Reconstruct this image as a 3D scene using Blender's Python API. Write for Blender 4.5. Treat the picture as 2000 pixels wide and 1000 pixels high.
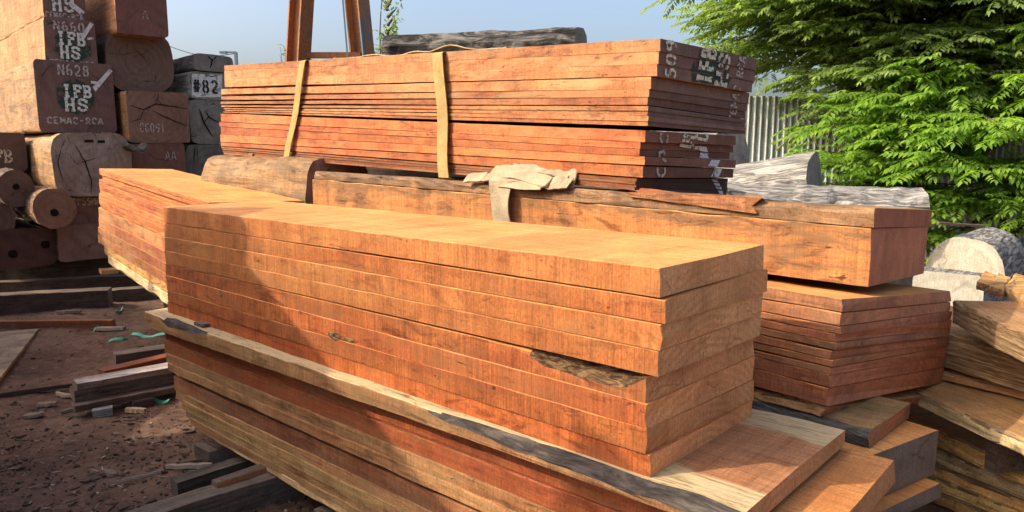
import bpy, math, random
import numpy as np
from mathutils import Vector, Matrix, noise as mnoise

# ------------------------------------------------------------------ camera, sky, sun, exposure
scene = bpy.context.scene
for o in list(bpy.data.objects):
    bpy.data.objects.remove(o)
COL = scene.collection
CAMZ, PITCH, FPX = 1.9, math.radians(8.17), 1450.0
cam_d = bpy.data.cameras.new('camera')
cam_d.sensor_width = 36.0
cam_d.lens = 36.0 * FPX / 2000.0
cam_d.clip_start = 0.05
cam_d.clip_end = 3000
cam = bpy.data.objects.new('camera', cam_d)
cam.location = (0, 0, CAMZ)
cam.rotation_euler = (math.pi / 2 - PITCH, 0, 0)
COL.objects.link(cam)
scene.camera = cam

SUN_DIR = Vector((-1.0, -0.2, 0.0)).normalized()
SUN_EL = math.radians(36)
world = bpy.data.worlds.new('World')
scene.world = world
world.use_nodes = True
wn = world.node_tree.nodes
wl = world.node_tree.links
wn.clear()
sky = wn.new('ShaderNodeTexSky')
sky.sky_type = 'NISHITA'
sky.sun_disc = False
sky.sun_elevation = SUN_EL
sky.sun_rotation = math.atan2(SUN_DIR.x, SUN_DIR.y)
sky.altitude = 0
sky.air_density = 0.9
sky.dust_density = 6.6
sky.ozone_density = 1.9
bgn = wn.new('ShaderNodeBackground')
bgn.inputs['Strength'].default_value = 0.135
won = wn.new('ShaderNodeOutputWorld')
wl.new(sky.outputs[0], bgn.inputs[0])
wl.new(bgn.outputs[0], won.inputs[0])
sun_d = bpy.data.lights.new('sun', 'SUN')
sun_d.energy = 2.0
sun_d.angle = math.radians(0.6)
sun_d.color = (1.0, 0.88, 0.69)
sun = bpy.data.objects.new('sun', sun_d)
sd = Vector((SUN_DIR.x * math.cos(SUN_EL), SUN_DIR.y * math.cos(SUN_EL), math.sin(SUN_EL)))
sun.rotation_euler = sd.to_track_quat('Z', 'Y').to_euler()
sun.location = (-8, 0, 12)
COL.objects.link(sun)
scene.view_settings.view_transform = 'Standard'
scene.view_settings.look = 'None'
scene.view_settings.exposure = 1.38
scene.view_settings.gamma = 1.0
scene.view_settings.use_curve_mapping = False

rnd = random.Random(7)

# ------------------------------------------------------------------ pixel <-> place helpers (photo is 2000 x 1000)
CP, SP = math.cos(PITCH), math.sin(PITCH)

def ray(px, py):
    a, b = (px - 1000) / FPX, (py - 500) / FPX
    return Vector((a, CP - b * SP, -SP - b * CP))

def at_y(px, py, Y):
    d = ray(px, py)
    return Vector((0, 0, CAMZ)) + d * (Y / d.y)

def at_z(px, py, z=0.0):
    d = ray(px, py)
    return Vector((0, 0, CAMZ)) + d * ((z - CAMZ) / d.z)

class Frame:
    """plan frame of a stack: origin at the near front corner, x runs along the length towards the near end, y across the width"""
    def __init__(s, X, Y, yaw):
        s.o = Vector((X, Y, 0))
        s.a = math.radians(yaw - 180)
        s.x = Vector((math.cos(s.a), math.sin(s.a), 0))
        s.y = Vector((-math.sin(s.a), math.cos(s.a), 0))
    def front(s, px, py, y0=0.0):
        d = ray(px, py); c = Vector((0, 0, CAMZ))
        t = ((s.o - c).dot(s.y) + y0) / d.dot(s.y)
        p = c + d * t
        return (p - s.o).dot(s.x), p.z
    def end(s, px, py, x1=0.0):
        d = ray(px, py); c = Vector((0, 0, CAMZ))
        t = ((s.o - c).dot(s.x) + x1) / d.dot(s.x)
        p = c + d * t
        return (p - s.o).dot(s.y), p.z
    def pt(s, x, y, z):
        p = s.o + s.x * x + s.y * y
        return Vector((p.x, p.y, z))

# ------------------------------------------------------------------ node helpers
def lin(r, g, b):
    f = lambda c: (c / 255 / 12.92) if c / 255 <= 0.04045 else ((c / 255 + 0.055) / 1.055) ** 2.4
    return (f(r), f(g), f(b))

class NT:
    def __init__(s, name):
        s.m = bpy.data.materials.new(name)
        s.m.use_nodes = True
        s.n = s.m.node_tree.nodes
        s.l = s.m.node_tree.links
        s.n.clear()
        s.out = s.n.new('ShaderNodeOutputMaterial')
    def node(s, t, **k):
        n = s.n.new(t)
        for a, v in k.items():
            setattr(n, a, v)
        return n
    def link(s, a, b):
        s.l.new(a, b)
    def val(s, sock, v):
        if hasattr(v, 'links'):
            s.link(v, sock)
        else:
            if isinstance(v, tuple) and len(v) == 3 and sock.type == 'RGBA':
                v = (*v, 1)
            sock.default_value = v
    def noise(s, vec, scale=1, detail=3, rough=0.55, dist=0.0, sc=None):
        if sc is not None:
            mp = s.node('ShaderNodeMapping'); s.link(vec, mp.inputs['Vector']); mp.inputs['Scale'].default_value = sc
            vec = mp.outputs[0]
        n = s.node('ShaderNodeTexNoise'); s.link(vec, n.inputs['Vector'])
        n.inputs['Scale'].default_value = scale; n.inputs['Detail'].default_value = detail
        n.inputs['Roughness'].default_value = rough; n.inputs['Distortion'].default_value = dist
        return n.outputs['Fac']
    def ramp(s, f, *stops):
        r = s.node('ShaderNodeValToRGB'); s.link(f, r.inputs[0])
        el = r.color_ramp.elements
        while len(el) < len(stops):
            el.new(0.5)
        for e, (p, c) in zip(el, stops):
            e.position = p
            e.color = (c, c, c, 1) if isinstance(c, (int, float)) else (*c, 1)
        return r.outputs[0]
    def mix(s, f, a, b, mode='MIX'):
        m = s.node('ShaderNodeMix', data_type='RGBA', blend_type=mode)
        s.val(m.inputs[0], f); s.val(m.inputs[6], a); s.val(m.inputs[7], b)
        return m.outputs[2]
    def math(s, op, a, b=None, c=None):
        m = s.node('ShaderNodeMath', operation=op)
        s.val(m.inputs[0], a)
        if b is not None: s.val(m.inputs[1], b)
        if c is not None: s.val(m.inputs[2], c)
        return m.outputs[0]
    def maprange(s, f, a, b, c, d):
        m = s.node('ShaderNodeMapRange'); s.link(f, m.inputs[0])
        for i, v in enumerate((a, b, c, d)): m.inputs[i + 1].default_value = v
        return m.outputs[0]
    def objvec(s, offset=True):
        tc = s.node('ShaderNodeTexCoord')
        v = tc.outputs['Object']
        s.raw = v
        s.oi = s.node('ShaderNodeObjectInfo')
        if offset:
            k = s.math('MULTIPLY', s.oi.outputs['Random'], 61.0)
            a = s.node('ShaderNodeVectorMath', operation='ADD')
            s.link(v, a.inputs[0]); s.link(k, a.inputs[1])
            v = a.outputs[0]
        return v
    def bsdf(s, col, rough=0.75, bump=None, bs=0.3, bd=0.01, spec=0.3, metal=0.0, normal=None):
        b = s.node('ShaderNodeBsdfPrincipled')
        s.val(b.inputs['Base Color'], col); s.val(b.inputs['Roughness'], rough)
        b.inputs['Specular IOR Level'].default_value = spec
        b.inputs['Metallic'].default_value = metal
        if bump is not None:
            bp = s.node('ShaderNodeBump'); s.link(bump, bp.inputs['Height'])
            bp.inputs['Strength'].default_value = bs; bp.inputs['Distance'].default_value = bd
            s.link(bp.outputs[0], b.inputs['Normal'])
        s.link(b.outputs[0], s.out.inputs[0])
        return b

def wood_face(name, c1, c2, dirt, dirtcol, saw=0.3, grain=0.35, tears=0.5, rough=0.72, bs=0.6, stain=0.5, dlo=0.48, zdirt=None, sapy=None, sapcol=(0.62, 0.48, 0.25)):
    """sawn face: blotches, grain along x, saw kerfs across x, torn spots, dirt; the object's colour tints it"""
    t = NT(name)
    v = t.objvec()
    blot = t.noise(v, 1, 5, 0.62, 0.4, sc=(1.1, 3.2, 4.5))
    col = t.mix(t.ramp(blot, (0.34, 0.0), (0.66, 1.0)), c1, c2)
    gr = t.noise(v, 1, 5, 0.65, 0.6, sc=(2.2, 55, 55))
    col = t.mix(grain, col, t.ramp(gr, (0.30, 0.15), (0.48, 0.95), (0.70, 1.45)), 'MULTIPLY')
    sw = t.noise(v, 1, 3, 0.8, 0.0, sc=(125, 1.6, 2.6))
    sw2 = t.noise(v, 1, 4, 0.7, 0.0, sc=(24, 1.2, 1.4))
    sw3 = t.noise(v, 1, 3, 0.6, 0.6, sc=(5.5, 2.2, 3.0))
    fade = t.ramp(t.noise(v, 1, 2, 0.5, sc=(1.4, 5, 5)), (0.3, 0.55), (0.7, 1.0))
    swc = t.mix(0.42, t.ramp(sw, (0.36, 0.2), (0.5, 1.0), (0.64, 1.55)), t.ramp(sw2, (0.38, 0.4), (0.62, 1.4)))
    col = t.mix(0.45, col, t.ramp(sw3, (0.36, (0.62, 0.52, 0.45)), (0.5, (1.0, 1.0, 1.0)), (0.64, (1.22, 1.28, 1.3))), 'MULTIPLY')
    col = t.mix(t.math('MULTIPLY', fade, saw), col, swc, 'MULTIPLY')
    fine = t.noise(v, 1, 3, 0.75, sc=(130, 130, 75))
    col = t.mix(0.55, col, t.ramp(fine, (0.32, 0.45), (0.5, 1.0), (0.68, 1.5)), 'MULTIPLY')
    d = t.noise(v, 1, 7, 0.68, 0.8, sc=(1.7, 5, 7))
    dm = t.math('MULTIPLY', t.ramp(d, (dlo, 0.0), (dlo + 0.18, 1.0)), dirt)
    if zdirt:
        sz = t.node('ShaderNodeSeparateXYZ'); t.link(t.raw, sz.inputs[0])
        zw = t.math('ADD', sz.outputs[2], t.math('MULTIPLY', t.math('SUBTRACT', t.noise(v, 1, 6, 0.65, 0.8, sc=(1.5, 3, 5)), 0.5), 0.55))
        dm = t.math('MAXIMUM', dm, t.math('MULTIPLY', t.maprange(zw, zdirt[0], zdirt[1], 0, 0.95), t.ramp(t.noise(v, 1, 7, 0.75, 1.0, sc=(5, 20, 30)), (0.32, 0.25), (0.55, 1.0))))
    col = t.mix(dm, col, dirtcol)
    if sapy:
        sx = t.node('ShaderNodeSeparateXYZ'); t.link(t.raw, sx.inputs[0])
        wob = t.math('MULTIPLY', t.math('SUBTRACT', t.noise(v, 1, 5, 0.6, sc=(2.0, 7, 7)), 0.5), 0.22)
        yy = t.math('ADD', sx.outputs[1], wob)
        lo = t.maprange(yy, sapy[0] - 0.012, sapy[0] + 0.012, 1, 0)
        hi = t.maprange(yy, sapy[1] - 0.012, sapy[1] + 0.012, 0, 1)
        sm = t.math('MAXIMUM', lo, hi)
        sc = t.mix(t.ramp(t.noise(v, 1, 6, 0.7, 1.0, sc=(7, 60, 60)), (0.5, 0.0), (0.66, 0.8)), sapcol, (0.10, 0.06, 0.03))
        col = t.mix(sm, col, sc)
    st = t.noise(v, 1, 8, 0.74, 1.3, sc=(3.2, 9, 12))
    col = t.mix(t.math('MULTIPLY', t.ramp(st, (0.54, 0.0), (0.60, 0.55), (0.72, 1.0)), stain), col, t.mix(1.0, col, (0.36, 0.29, 0.25), 'MULTIPLY'))
    ln = t.noise(v, 1, 3, 0.6, 0.5, sc=(1.6, 60, 95))
    col = t.mix(t.math('MULTIPLY', t.ramp(ln, (0.64, 0.0), (0.70, 1.0)), min(0.6, grain)), col, t.mix(1.0, col, (0.35, 0.28, 0.24), 'MULTIPLY'))
    te = t.noise(v, 1, 6, 0.72, 1.2, sc=(9, 34, 48))
    tm = t.math('MULTIPLY', t.ramp(te, (0.62, 0.0), (0.68, 1.0)), tears)
    col = t.mix(tm, col, t.mix(1.0, col, (0.22, 0.17, 0.15), 'MULTIPLY'))
    col = t.mix(1.0, col, t.oi.outputs['Color'], 'MULTIPLY')
    h = t.math('ADD', t.math('MULTIPLY', sw, 0.8), t.math('MULTIPLY', gr, grain))
    h = t.math('SUBTRACT', h, t.math('MULTIPLY', tm, 2.2))
    h = t.math('ADD', h, t.math('MULTIPLY', fine, 0.3))
    t.bsdf(col, rough, h, bs, 0.004, 0.25)
    return t.m

def wood_end(name, c1, c2, ring=40.0, cy=0.0, cz=-0.5, dirt=0.4, dirtcol=(0.05, 0.03, 0.022), rough=0.8, cracks=0.5, bs=0.5):
    """cross-cut end: growth rings about (cy, cz), saw scratches, checks"""
    t = NT(name)
    v = t.objvec()
    sx = t.node('ShaderNodeSeparateXYZ'); t.link(t.raw, sx.inputs[0])
    y = t.math('SUBTRACT', sx.outputs[1], cy); z = t.math('SUBTRACT', sx.outputs[2], cz)
    r = t.math('SQRT', t.math('ADD', t.math('MULTIPLY', y, y), t.math('MULTIPLY', z, z)))
    wob = t.noise(v, 3.5, 3, 0.5)
    r = t.math('ADD', r, t.math('MULTIPLY', wob, 0.09))
    rings = t.math('SINE', t.math('MULTIPLY', r, ring))
    rm = t.math('MULTIPLY', t.ramp(t.noise(v, 4, 3), (0.35, 0.1), (0.65, 0.9)), 0.45)
    col = t.mix(t.ramp(t.noise(v, 2.6, 6, 0.65), (0.3, 0.0), (0.7, 1.0)), c1, c2)
    col = t.mix(rm, col, t.ramp(t.math('MULTIPLY_ADD', rings, 0.5, 0.5), (0.0, 0.6), (1.0, 1.15)), 'MULTIPLY')
    fine = t.noise(v, 140, 3, 0.7)
    col = t.mix(0.5, col, t.ramp(fine, (0.30, 0.35), (0.68, 1.5)), 'MULTIPLY')
    scr = t.noise(v, 1, 4, 0.7, 0.3, sc=(3, 70, 6))
    col = t.mix(0.4, col, t.ramp(scr, (0.3, 0.5), (0.7, 1.25)), 'MULTIPLY')
    d = t.noise(v, 3.2, 6, 0.66, 0.5)
    col = t.mix(t.math('MULTIPLY', t.ramp(d, (0.46, 0.0), (0.7, 1.0)), dirt), col, dirtcol)
    vor = t.node('ShaderNodeTexVoronoi', feature='DISTANCE_TO_EDGE')
    nv = t.node('ShaderNodeVectorMath', operation='ADD'); t.link(v, nv.inputs[0])
    ns = t.node('ShaderNodeTexNoise'); t.link(v, ns.inputs['Vector']); ns.inputs['Scale'].default_value = 7
    nsc = t.node('ShaderNodeVectorMath', operation='SCALE'); t.link(ns.outputs['Color'], nsc.inputs[0]); nsc.inputs['Scale'].default_value = 0.16
    t.link(nsc.outputs[0], nv.inputs[1]); t.link(nv.outputs[0], vor.inputs['Vector']); vor.inputs['Scale'].default_value = 2.6
    ck = t.math('MULTIPLY', t.ramp(vor.outputs['Distance'], (0.0, 1.0), (0.014, 0.0)), t.math('MULTIPLY', t.ramp(t.noise(v, 3, 2), (0.5, 0.0), (0.6, 1.0)), cracks))
    col = t.mix(ck, col, (0.012, 0.008, 0.006))
    col = t.mix(1.0, col, t.oi.outputs['Color'], 'MULTIPLY')
    h = t.math('SUBTRACT', t.math('ADD', fine, t.math('MULTIPLY', scr, 0.7)), t.math('MULTIPLY', ck, 3))
    t.bsdf(col, rough, h, bs, 0.004, 0.2)
    return t.m

def bark(name, c1, c2, c3, sc=(3, 16, 16), rough=0.9, bs=0.9, bd=0.02):
    t = NT(name)
    v = t.objvec()
    a = t.noise(v, 1, 8, 0.72, 1.4, sc=sc)
    b = t.noise(v, 1, 6, 0.7, 0.7, sc=(sc[0] * 4, sc[1] * 4, sc[2] * 4))
    col = t.ramp(a, (0.3, c1), (0.47, c2), (0.62, c3), (0.78, c2))
    col = t.mix(0.6, col, t.ramp(b, (0.3, 0.3), (0.7, 1.4)), 'MULTIPLY')
    col = t.mix(1.0, col, t.oi.outputs['Color'], 'MULTIPLY')
    h = t.math('ADD', a, t.math('MULTIPLY', b, 0.5))
    t.bsdf(col, rough, h, bs, bd, 0.15)
    return t.m

def paint(name, col, wear=0.5, rough=0.7, scale=30):
    """worn stencil paint: flakes show the wood below"""
    t = NT(name)
    v = t.objvec()
    n = t.noise(v, scale, 5, 0.75)
    b = t.bsdf(t.mix(0.5, col, t.ramp(t.noise(v, 60, 3), (0.3, 0.5), (0.7, 1.2)), 'MULTIPLY'), rough, spec=0.2)
    tr = t.node('ShaderNodeBsdfTransparent')
    mx = t.node('ShaderNodeMixShader')
    t.link(t.ramp(n, (0.24 + wear * 0.24, 0.0), (0.38 + wear * 0.24, 1.0)), mx.inputs[0])
    inv = t.math('SUBTRACT', 1.0, mx.inputs[0].links[0].from_socket)
    t.link(t.math('SUBTRACT', 1.0, inv), mx.inputs[0])
    t.link(b.outputs[0], mx.inputs[2]); t.link(tr.outputs[0], mx.inputs[1])
    t.link(mx.outputs[0], t.out.inputs[0])
    return t.m

M = {}
DUST = (0.40, 0.27, 0.13)
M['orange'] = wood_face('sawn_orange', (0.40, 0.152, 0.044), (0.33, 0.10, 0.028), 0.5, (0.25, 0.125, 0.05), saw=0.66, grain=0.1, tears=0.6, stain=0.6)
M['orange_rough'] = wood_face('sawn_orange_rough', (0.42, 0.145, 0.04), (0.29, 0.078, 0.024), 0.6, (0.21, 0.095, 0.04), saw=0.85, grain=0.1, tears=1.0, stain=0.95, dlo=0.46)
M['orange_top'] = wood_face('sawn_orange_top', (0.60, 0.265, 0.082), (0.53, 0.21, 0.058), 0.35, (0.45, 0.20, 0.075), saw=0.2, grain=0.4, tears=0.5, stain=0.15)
M['mixed'] = wood_face('sawn_mixed', (0.40, 0.17, 0.062), (0.27, 0.088, 0.036), 0.75, (0.33, 0.20, 0.09), saw=0.5, grain=0.3, tears=0.9, stain=0.9)
M['red'] = wood_face('sawn_red', (0.36, 0.10, 0.032), (0.25, 0.06, 0.024), 0.6, (0.22, 0.12, 0.05), saw=0.4, grain=0.4, tears=0.5, rough=0.6, stain=0.6)
M['thinred'] = wood_face('sawn_thin_red', (0.46, 0.155, 0.048), (0.36, 0.10, 0.034), 0.5, (0.40, 0.21, 0.08), saw=0.5, grain=0.5, tears=0.6, stain=0.6)
M['olive'] = wood_face('sawn_olive', (0.42, 0.245, 0.10), (0.34, 0.145, 0.055), 0.7, (0.25, 0.165, 0.075), saw=0.4, grain=0.6, tears=0.8, stain=0.8)
M['btop'] = wood_face('sawn_slab_top', (0.50, 0.25, 0.115), (0.44, 0.19, 0.08), 0.35, (0.34, 0.16, 0.08), saw=0.45, grain=0.5, tears=0.5, sapy=(0.20, 0.68), stain=0.25)
M['brown'] = wood_face('sawn_brown', (0.34, 0.145, 0.062), (0.24, 0.088, 0.04), 0.6, (0.19, 0.115, 0.065), saw=0.5, grain=0.45, tears=0.6, stain=0.6)
M['beam'] = wood_face('hewn_beam', (0.44, 0.15, 0.043), (0.40, 0.145, 0.043), 0.9, (0.16, 0.08, 0.034), saw=0.6, grain=0.3, tears=1.0, stain=1.0, dlo=0.47, zdirt=(0.24, 0.32))
M['tan'] = wood_face('hewn_tan', (0.39, 0.23, 0.10), (0.27, 0.15, 0.068), 0.8, (0.14, 0.10, 0.06), saw=0.4, grain=0.7, tears=0.9, bs=0.9, stain=0.9)
M['tanred'] = wood_face('hewn_tan_red', (0.43, 0.215, 0.085), (0.34, 0.15, 0.06), 0.4, (0.26, 0.15, 0.08), saw=0.75, grain=0.5, tears=0.6, bs=0.8, stain=0.5)
M['grey'] = wood_face('weathered_grey', (0.46, 0.43, 0.38), (0.20, 0.18, 0.155), 0.9, (0.085, 0.074, 0.064), saw=0.1, grain=0.95, tears=1.0, rough=0.9, bs=1.0, stain=1.0)
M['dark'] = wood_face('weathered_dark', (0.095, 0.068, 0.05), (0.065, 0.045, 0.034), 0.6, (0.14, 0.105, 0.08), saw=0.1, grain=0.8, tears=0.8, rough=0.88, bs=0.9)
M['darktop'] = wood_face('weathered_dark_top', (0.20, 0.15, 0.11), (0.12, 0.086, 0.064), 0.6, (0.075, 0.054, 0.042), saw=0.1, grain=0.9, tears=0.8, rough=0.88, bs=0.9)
M['sap'] = wood_face('sapwood', (0.62, 0.48, 0.26), (0.50, 0.35, 0.165), 0.7, (0.28, 0.19, 0.09), saw=0.2, grain=0.8, tears=1.0, rough=0.8, bs=0.9, stain=0.6)
M['old'] = wood_face('old_board_face', (0.46, 0.28, 0.115), (0.36, 0.18, 0.07), 0.6, (0.20, 0.125, 0.055), saw=0.1, grain=0.5, tears=0.5, rough=0.85, bs=0.6, stain=0.45)
M['gold'] = wood_face('old_board_gold', (0.62, 0.37, 0.13), (0.46, 0.22, 0.07), 0.8, (0.22, 0.13, 0.06), saw=0.1, grain=0.95, tears=1.0, rough=0.85, bs=1.0, stain=1.0)
M['end_orange'] = wood_end('end_orange', (0.74, 0.40, 0.175), (0.60, 0.28, 0.11), 210, 0.35, -0.5, 0.75, (0.30, 0.13, 0.05), cracks=0.35)
M['end_brown'] = wood_end('end_brown', (0.50, 0.215, 0.105), (0.38, 0.15, 0.072), 190, 0.4, -0.7, 0.6, (0.12, 0.065, 0.042), cracks=0.6)
M['end_red'] = wood_end('end_red', (0.46, 0.18, 0.095), (0.36, 0.13, 0.065), 45, 0.4, 0.1, 0.35, (0.14, 0.06, 0.04), cracks=0.3)
M['end_dark'] = wood_end('end_dark', (0.21, 0.13, 0.10), (0.155, 0.095, 0.078), 50, 0.45, -0.3, 0.35, (0.11, 0.055, 0.04), cracks=0.25)
M['end_wine'] = wood_end('end_wine', (0.215, 0.13, 0.10), (0.155, 0.088, 0.068), 40, 0.45, 0.45, 0.4, (0.14, 0.075, 0.058), cracks=0.7)
M['end_log'] = wood_end('end_log', (0.36, 0.29, 0.23), (0.22, 0.145, 0.105), 75, 0.0, 0.0, 0.55, (0.10, 0.05, 0.035), cracks=0.9)
M['end_brownlog'] = wood_end('end_brownlog', (0.21, 0.135, 0.095), (0.15, 0.09, 0.06), 75, 0.0, 0.0, 0.4, (0.19, 0.12, 0.09), cracks=0.9)
M['end_pale'] = wood_end('end_pale', (0.62, 0.55, 0.42), (0.50, 0.42, 0.30), 70, 0.0, -0.12, 0.35, (0.28, 0.22, 0.15), cracks=0.5)
M['end_grey'] = wood_end('end_grey', (0.36, 0.325, 0.275), (0.19, 0.165, 0.14), 70, 0.0, 0.0, 0.5, (0.08, 0.07, 0.06), cracks=1.0)
M['end_stain'] = wood_end('end_stain', (0.21, 0.16, 0.125), (0.14, 0.10, 0.08), 50, 0.4, -0.2, 0.5, (0.20, 0.15, 0.12), cracks=0.4)
M['bark'] = bark('bark_dark', (0.02, 0.017, 0.015), (0.07, 0.06, 0.052), (0.17, 0.145, 0.115))
M['flaky'] = bark('bark_flaky', (0.05, 0.03, 0.015), (0.30, 0.185, 0.085), (0.62, 0.46, 0.25), sc=(2.6, 22, 58), bs=1.0, bd=0.03)
M['chew'] = bark('torn_grain', (0.05, 0.025, 0.015), (0.20, 0.09, 0.04), (0.42, 0.25, 0.11), sc=(9, 30, 30), bs=1.0, bd=0.02)
M['black'] = bark('bark_black', (0.008, 0.0075, 0.007), (0.03, 0.028, 0.025), (0.20, 0.185, 0.165), sc=(1.6, 6, 6))
M['barklog'] = bark('bark_log', (0.05, 0.035, 0.025), (0.12, 0.085, 0.06), (0.26, 0.20, 0.14), sc=(3, 20, 20))
M['hole'] = bark('hollow_heart', (0.006, 0.004, 0.003), (0.01, 0.007, 0.005), (0.016, 0.01, 0.008))
M['bleach'] = bark('bleached_wood', (0.03, 0.027, 0.024), (0.20, 0.18, 0.155), (0.58, 0.54, 0.47), sc=(2.6, 17, 17), bs=1.0)
M['weath'] = wood_face('weathered_brown', (0.33, 0.18, 0.08), (0.22, 0.115, 0.055), 0.9, (0.095, 0.062, 0.034), saw=0.3, grain=0.6, tears=0.9, bs=0.8, stain=0.9, dlo=0.46)
M['flaw'] = bark('bark_pocket', (0.015, 0.009, 0.006), (0.10, 0.055, 0.028), (0.34, 0.22, 0.11), sc=(10, 30, 40), bs=1.0, bd=0.02)

# ------------------------------------------------------------------ object helpers
def tag(o, label=None, cat=None, group=None, kind=None):
    if label: o['label'] = label
    if cat: o['category'] = cat
    if group: o['group'] = group
    if kind: o['kind'] = kind
    elif cat: o['kind'] = 'thing'
    return o

def mesh_obj(name, verts, faces, mats, fm=None, parent=None, smooth=False):
    me = bpy.data.meshes.new(name)
    me.from_pydata([tuple(v) for v in verts], [], faces)
    for m in mats:
        me.materials.append(M[m] if isinstance(m, str) else m)
    if fm is not None:
        me.polygons.foreach_set('material_index', fm)
    if smooth:
        me.polygons.foreach_set('use_smooth', [True] * len(me.polygons))
    me.update()
    o = bpy.data.objects.new(name, me)
    COL.objects.link(o)
    if parent: o.parent = parent
    return o

def fr(x, y, z, s=1.0, seed=0.0):
    return mnoise.noise(Vector((x * s + seed * 7.13, y * s - seed * 3.7, z * s + seed * 1.91)))

ORD = ['zeroth', 'topmost', 'second', 'third', 'fourth', 'fifth', 'sixth', 'seventh', 'eighth', 'ninth', 'tenth', 'eleventh', 'twelfth', 'thirteenth', 'fourteenth', 'fifteenth', 'sixteenth', 'seventeenth', 'eighteenth', 'nineteenth', 'twentieth']

def plank(name, F, x0, x1, y0, y1, zt, zb, mats, n=None, seed=None, wane=None, waneb=None, bow=0.0, rough=0.0025, endwob=0.004, tint=None, edge=0.004, skew=0.0, gap=0.0, kfix=None):
    """sawn timber. zt / zb = heights at (far front, near front, near back) of the top and bottom faces.
    mats: front, top, back, bottom, end, wane. wane(x01) = how far the upper front arris is missing; waneb the lower one."""
    seed = rnd.random() * 100 if seed is None else seed
    L, W = x1 - x0, y1 - y0
    n = n or max(6, int(L / 0.07))
    z0 = min(min(zb), min(zt))
    def zf(tr, s, w):
        return tr[0] + (tr[1] - tr[0]) * s + (tr[2] - tr[1]) * w
    V = []; secn = None
    for i in range(n + 1):
        s = i / n
        x = s * L
        e = edge * (0.6 + 0.9 * abs(fr(x, 0, 3, 9, seed)))
        wa = max(e, wane(s) if wane else 0) ; wb = max(e * 0.12, waneb(s) if waneb else 0)
        bz = bow * math.sin(math.pi * s)
        T = lambda w: zf(zt, s, w) + bz - z0
        gp = gap * max(0.0, 0.35 + 1.5 * fr(x * 0.7, 3, seed, 1, seed))
        B = lambda w: zf(zb, s, w) + bz - z0 + gp
        th = T(0) - B(0)
        jf = rough * fr(x, 1, 0, 6, seed) * 1.6 + rough * 0.8 * fr(x, 2, 0, 31, seed)
        jt = rough * fr(x, 5, 0, 5, seed)
        jr = lambda k: (rough * 0.7 + (wa > 0.012) * wa * 0.22) * fr(x, k, 4, 17, seed)
        k1 = min(wa, th * 0.8)
        sec = [
            (jf, B(0) + min(wb, th * 0.45)),
            (jf + jr(2) * 0.4, B(0) + th * 0.5 - k1 * 0.5 + wb * 0.3),
            (jf + jr(1), T(0) - k1 + jt),
            (jf + wa * 0.38 + jr(3), T(0) - k1 * 0.42 + jr(5) + jt),
            (jf + wa + jr(6), T(wa / W) - 0.0 + jt),
            (W * 0.5, T(0.5) + jt + rough * 0.6 * fr(x, 8, 1, 4, seed)),
            (W - e + rough * fr(x, 9, 0, 8, seed), T(1) + jt),
            (W + rough * fr(x, 9, 0, 8, seed), T(1) - e),
            (W + rough * fr(x, 11, 0, 8, seed), B(1) + e),
            (W - e, B(1)),
            (wb + jf, B(wb / W)),
        ]
        if secn is None: secn = len(sec)
        xs = x
        for (yy, zz) in sec:
            xe = xs
            if i in (0, n):
                xe = xs + endwob * fr(yy, zz, i, 14, seed) + endwob * 0.7 * fr(yy, zz, i, 50, seed)
            if skew: xe += skew * (yy / W) * s
            V.append((xe, yy, zz))
    faces = []; fm = []
    mt = [0, 0, 5, 5, 1, 1, 1, 2, 3, 3, 0]
    for i in range(n):
        s = (i + 0.5) / n
        w = wane(s) if wane else 0
        for j in range(secn):
            a = i * secn + j; b = i * secn + (j + 1) % secn
            faces.append((a, a + secn, b + secn, b))
            m = mt[j]
            if m == 5 and w + 0.009 * fr(s * 37, j, 2, 1, seed) < 0.012: m = 1 if j == 3 else 0
            if j == 10: m = 5 if (waneb and waneb(s) > 0.01) else 0
            fm.append(m)
    faces.append(tuple(range(secn))); fm.append(4)
    faces.append(tuple(n * secn + j for j in reversed(range(secn)))); fm.append(4)
    # faces were wound for +x ring order; flip all so normals point out
    faces = [tuple(reversed(f)) for f in faces]
    o = mesh_obj(name, V, faces, mats, fm)
    o.location = F.pt(x0, y0, z0)
    o.rotation_euler = (0, 0, F.a)
    t = tint if tint else (1, 1, 1)
    k = 0.78 + 0.40 * rnd.random()
    kk = 0.90 + 0.18 * rnd.random()
    if kfix: k, kk = kfix, 1.0
    o.color = (t[0] * k, t[1] * k * kk, t[2] * k * kk, 1)
    o['dims'] = (L, W, zt[1] - z0)
    return o

def pk(name, F, near, left, right, mats, y0=0.0, **k):
    """a plank from where its near, far-left and right arrises stand: (pixel x, top, bottom) in each of the stack's planes"""
    x1, zn = F.front(near[0], near[1], y0); _, znb = F.front(near[0], near[2], y0)
    x0, zl = F.front(left[0], left[1], y0); _, zlb = F.front(left[0], left[2], y0)
    y1, zr = F.end(right[0], right[1], x1); _, zrb = F.end(right[0], right[2], x1)
    o = plank(name, F, x0, x1, y0, y1, (zl, zn, zr), (zlb, znb, zrb), mats, **k)
    o['box'] = (x0, x1, y0, y1, zn, znb, zl, zlb)
    return o

def six(front, top=None, end='end_orange', wane='bark'):
    top = top or front
    return [front, top, front, top, end, wane]

def sup(p, n=24, a=1.0, b=1.0, flat=0.0):
    """superellipse section, p large = square"""
    r = []
    for i in range(n):
        t = 2 * math.pi * (i + 0.5) / n
        c, s = math.cos(t), math.sin(t)
        r.append((a * math.copysign(abs(c) ** (2 / p), c), b * math.copysign(abs(s) ** (2 / p), s)))
    return r

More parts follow.
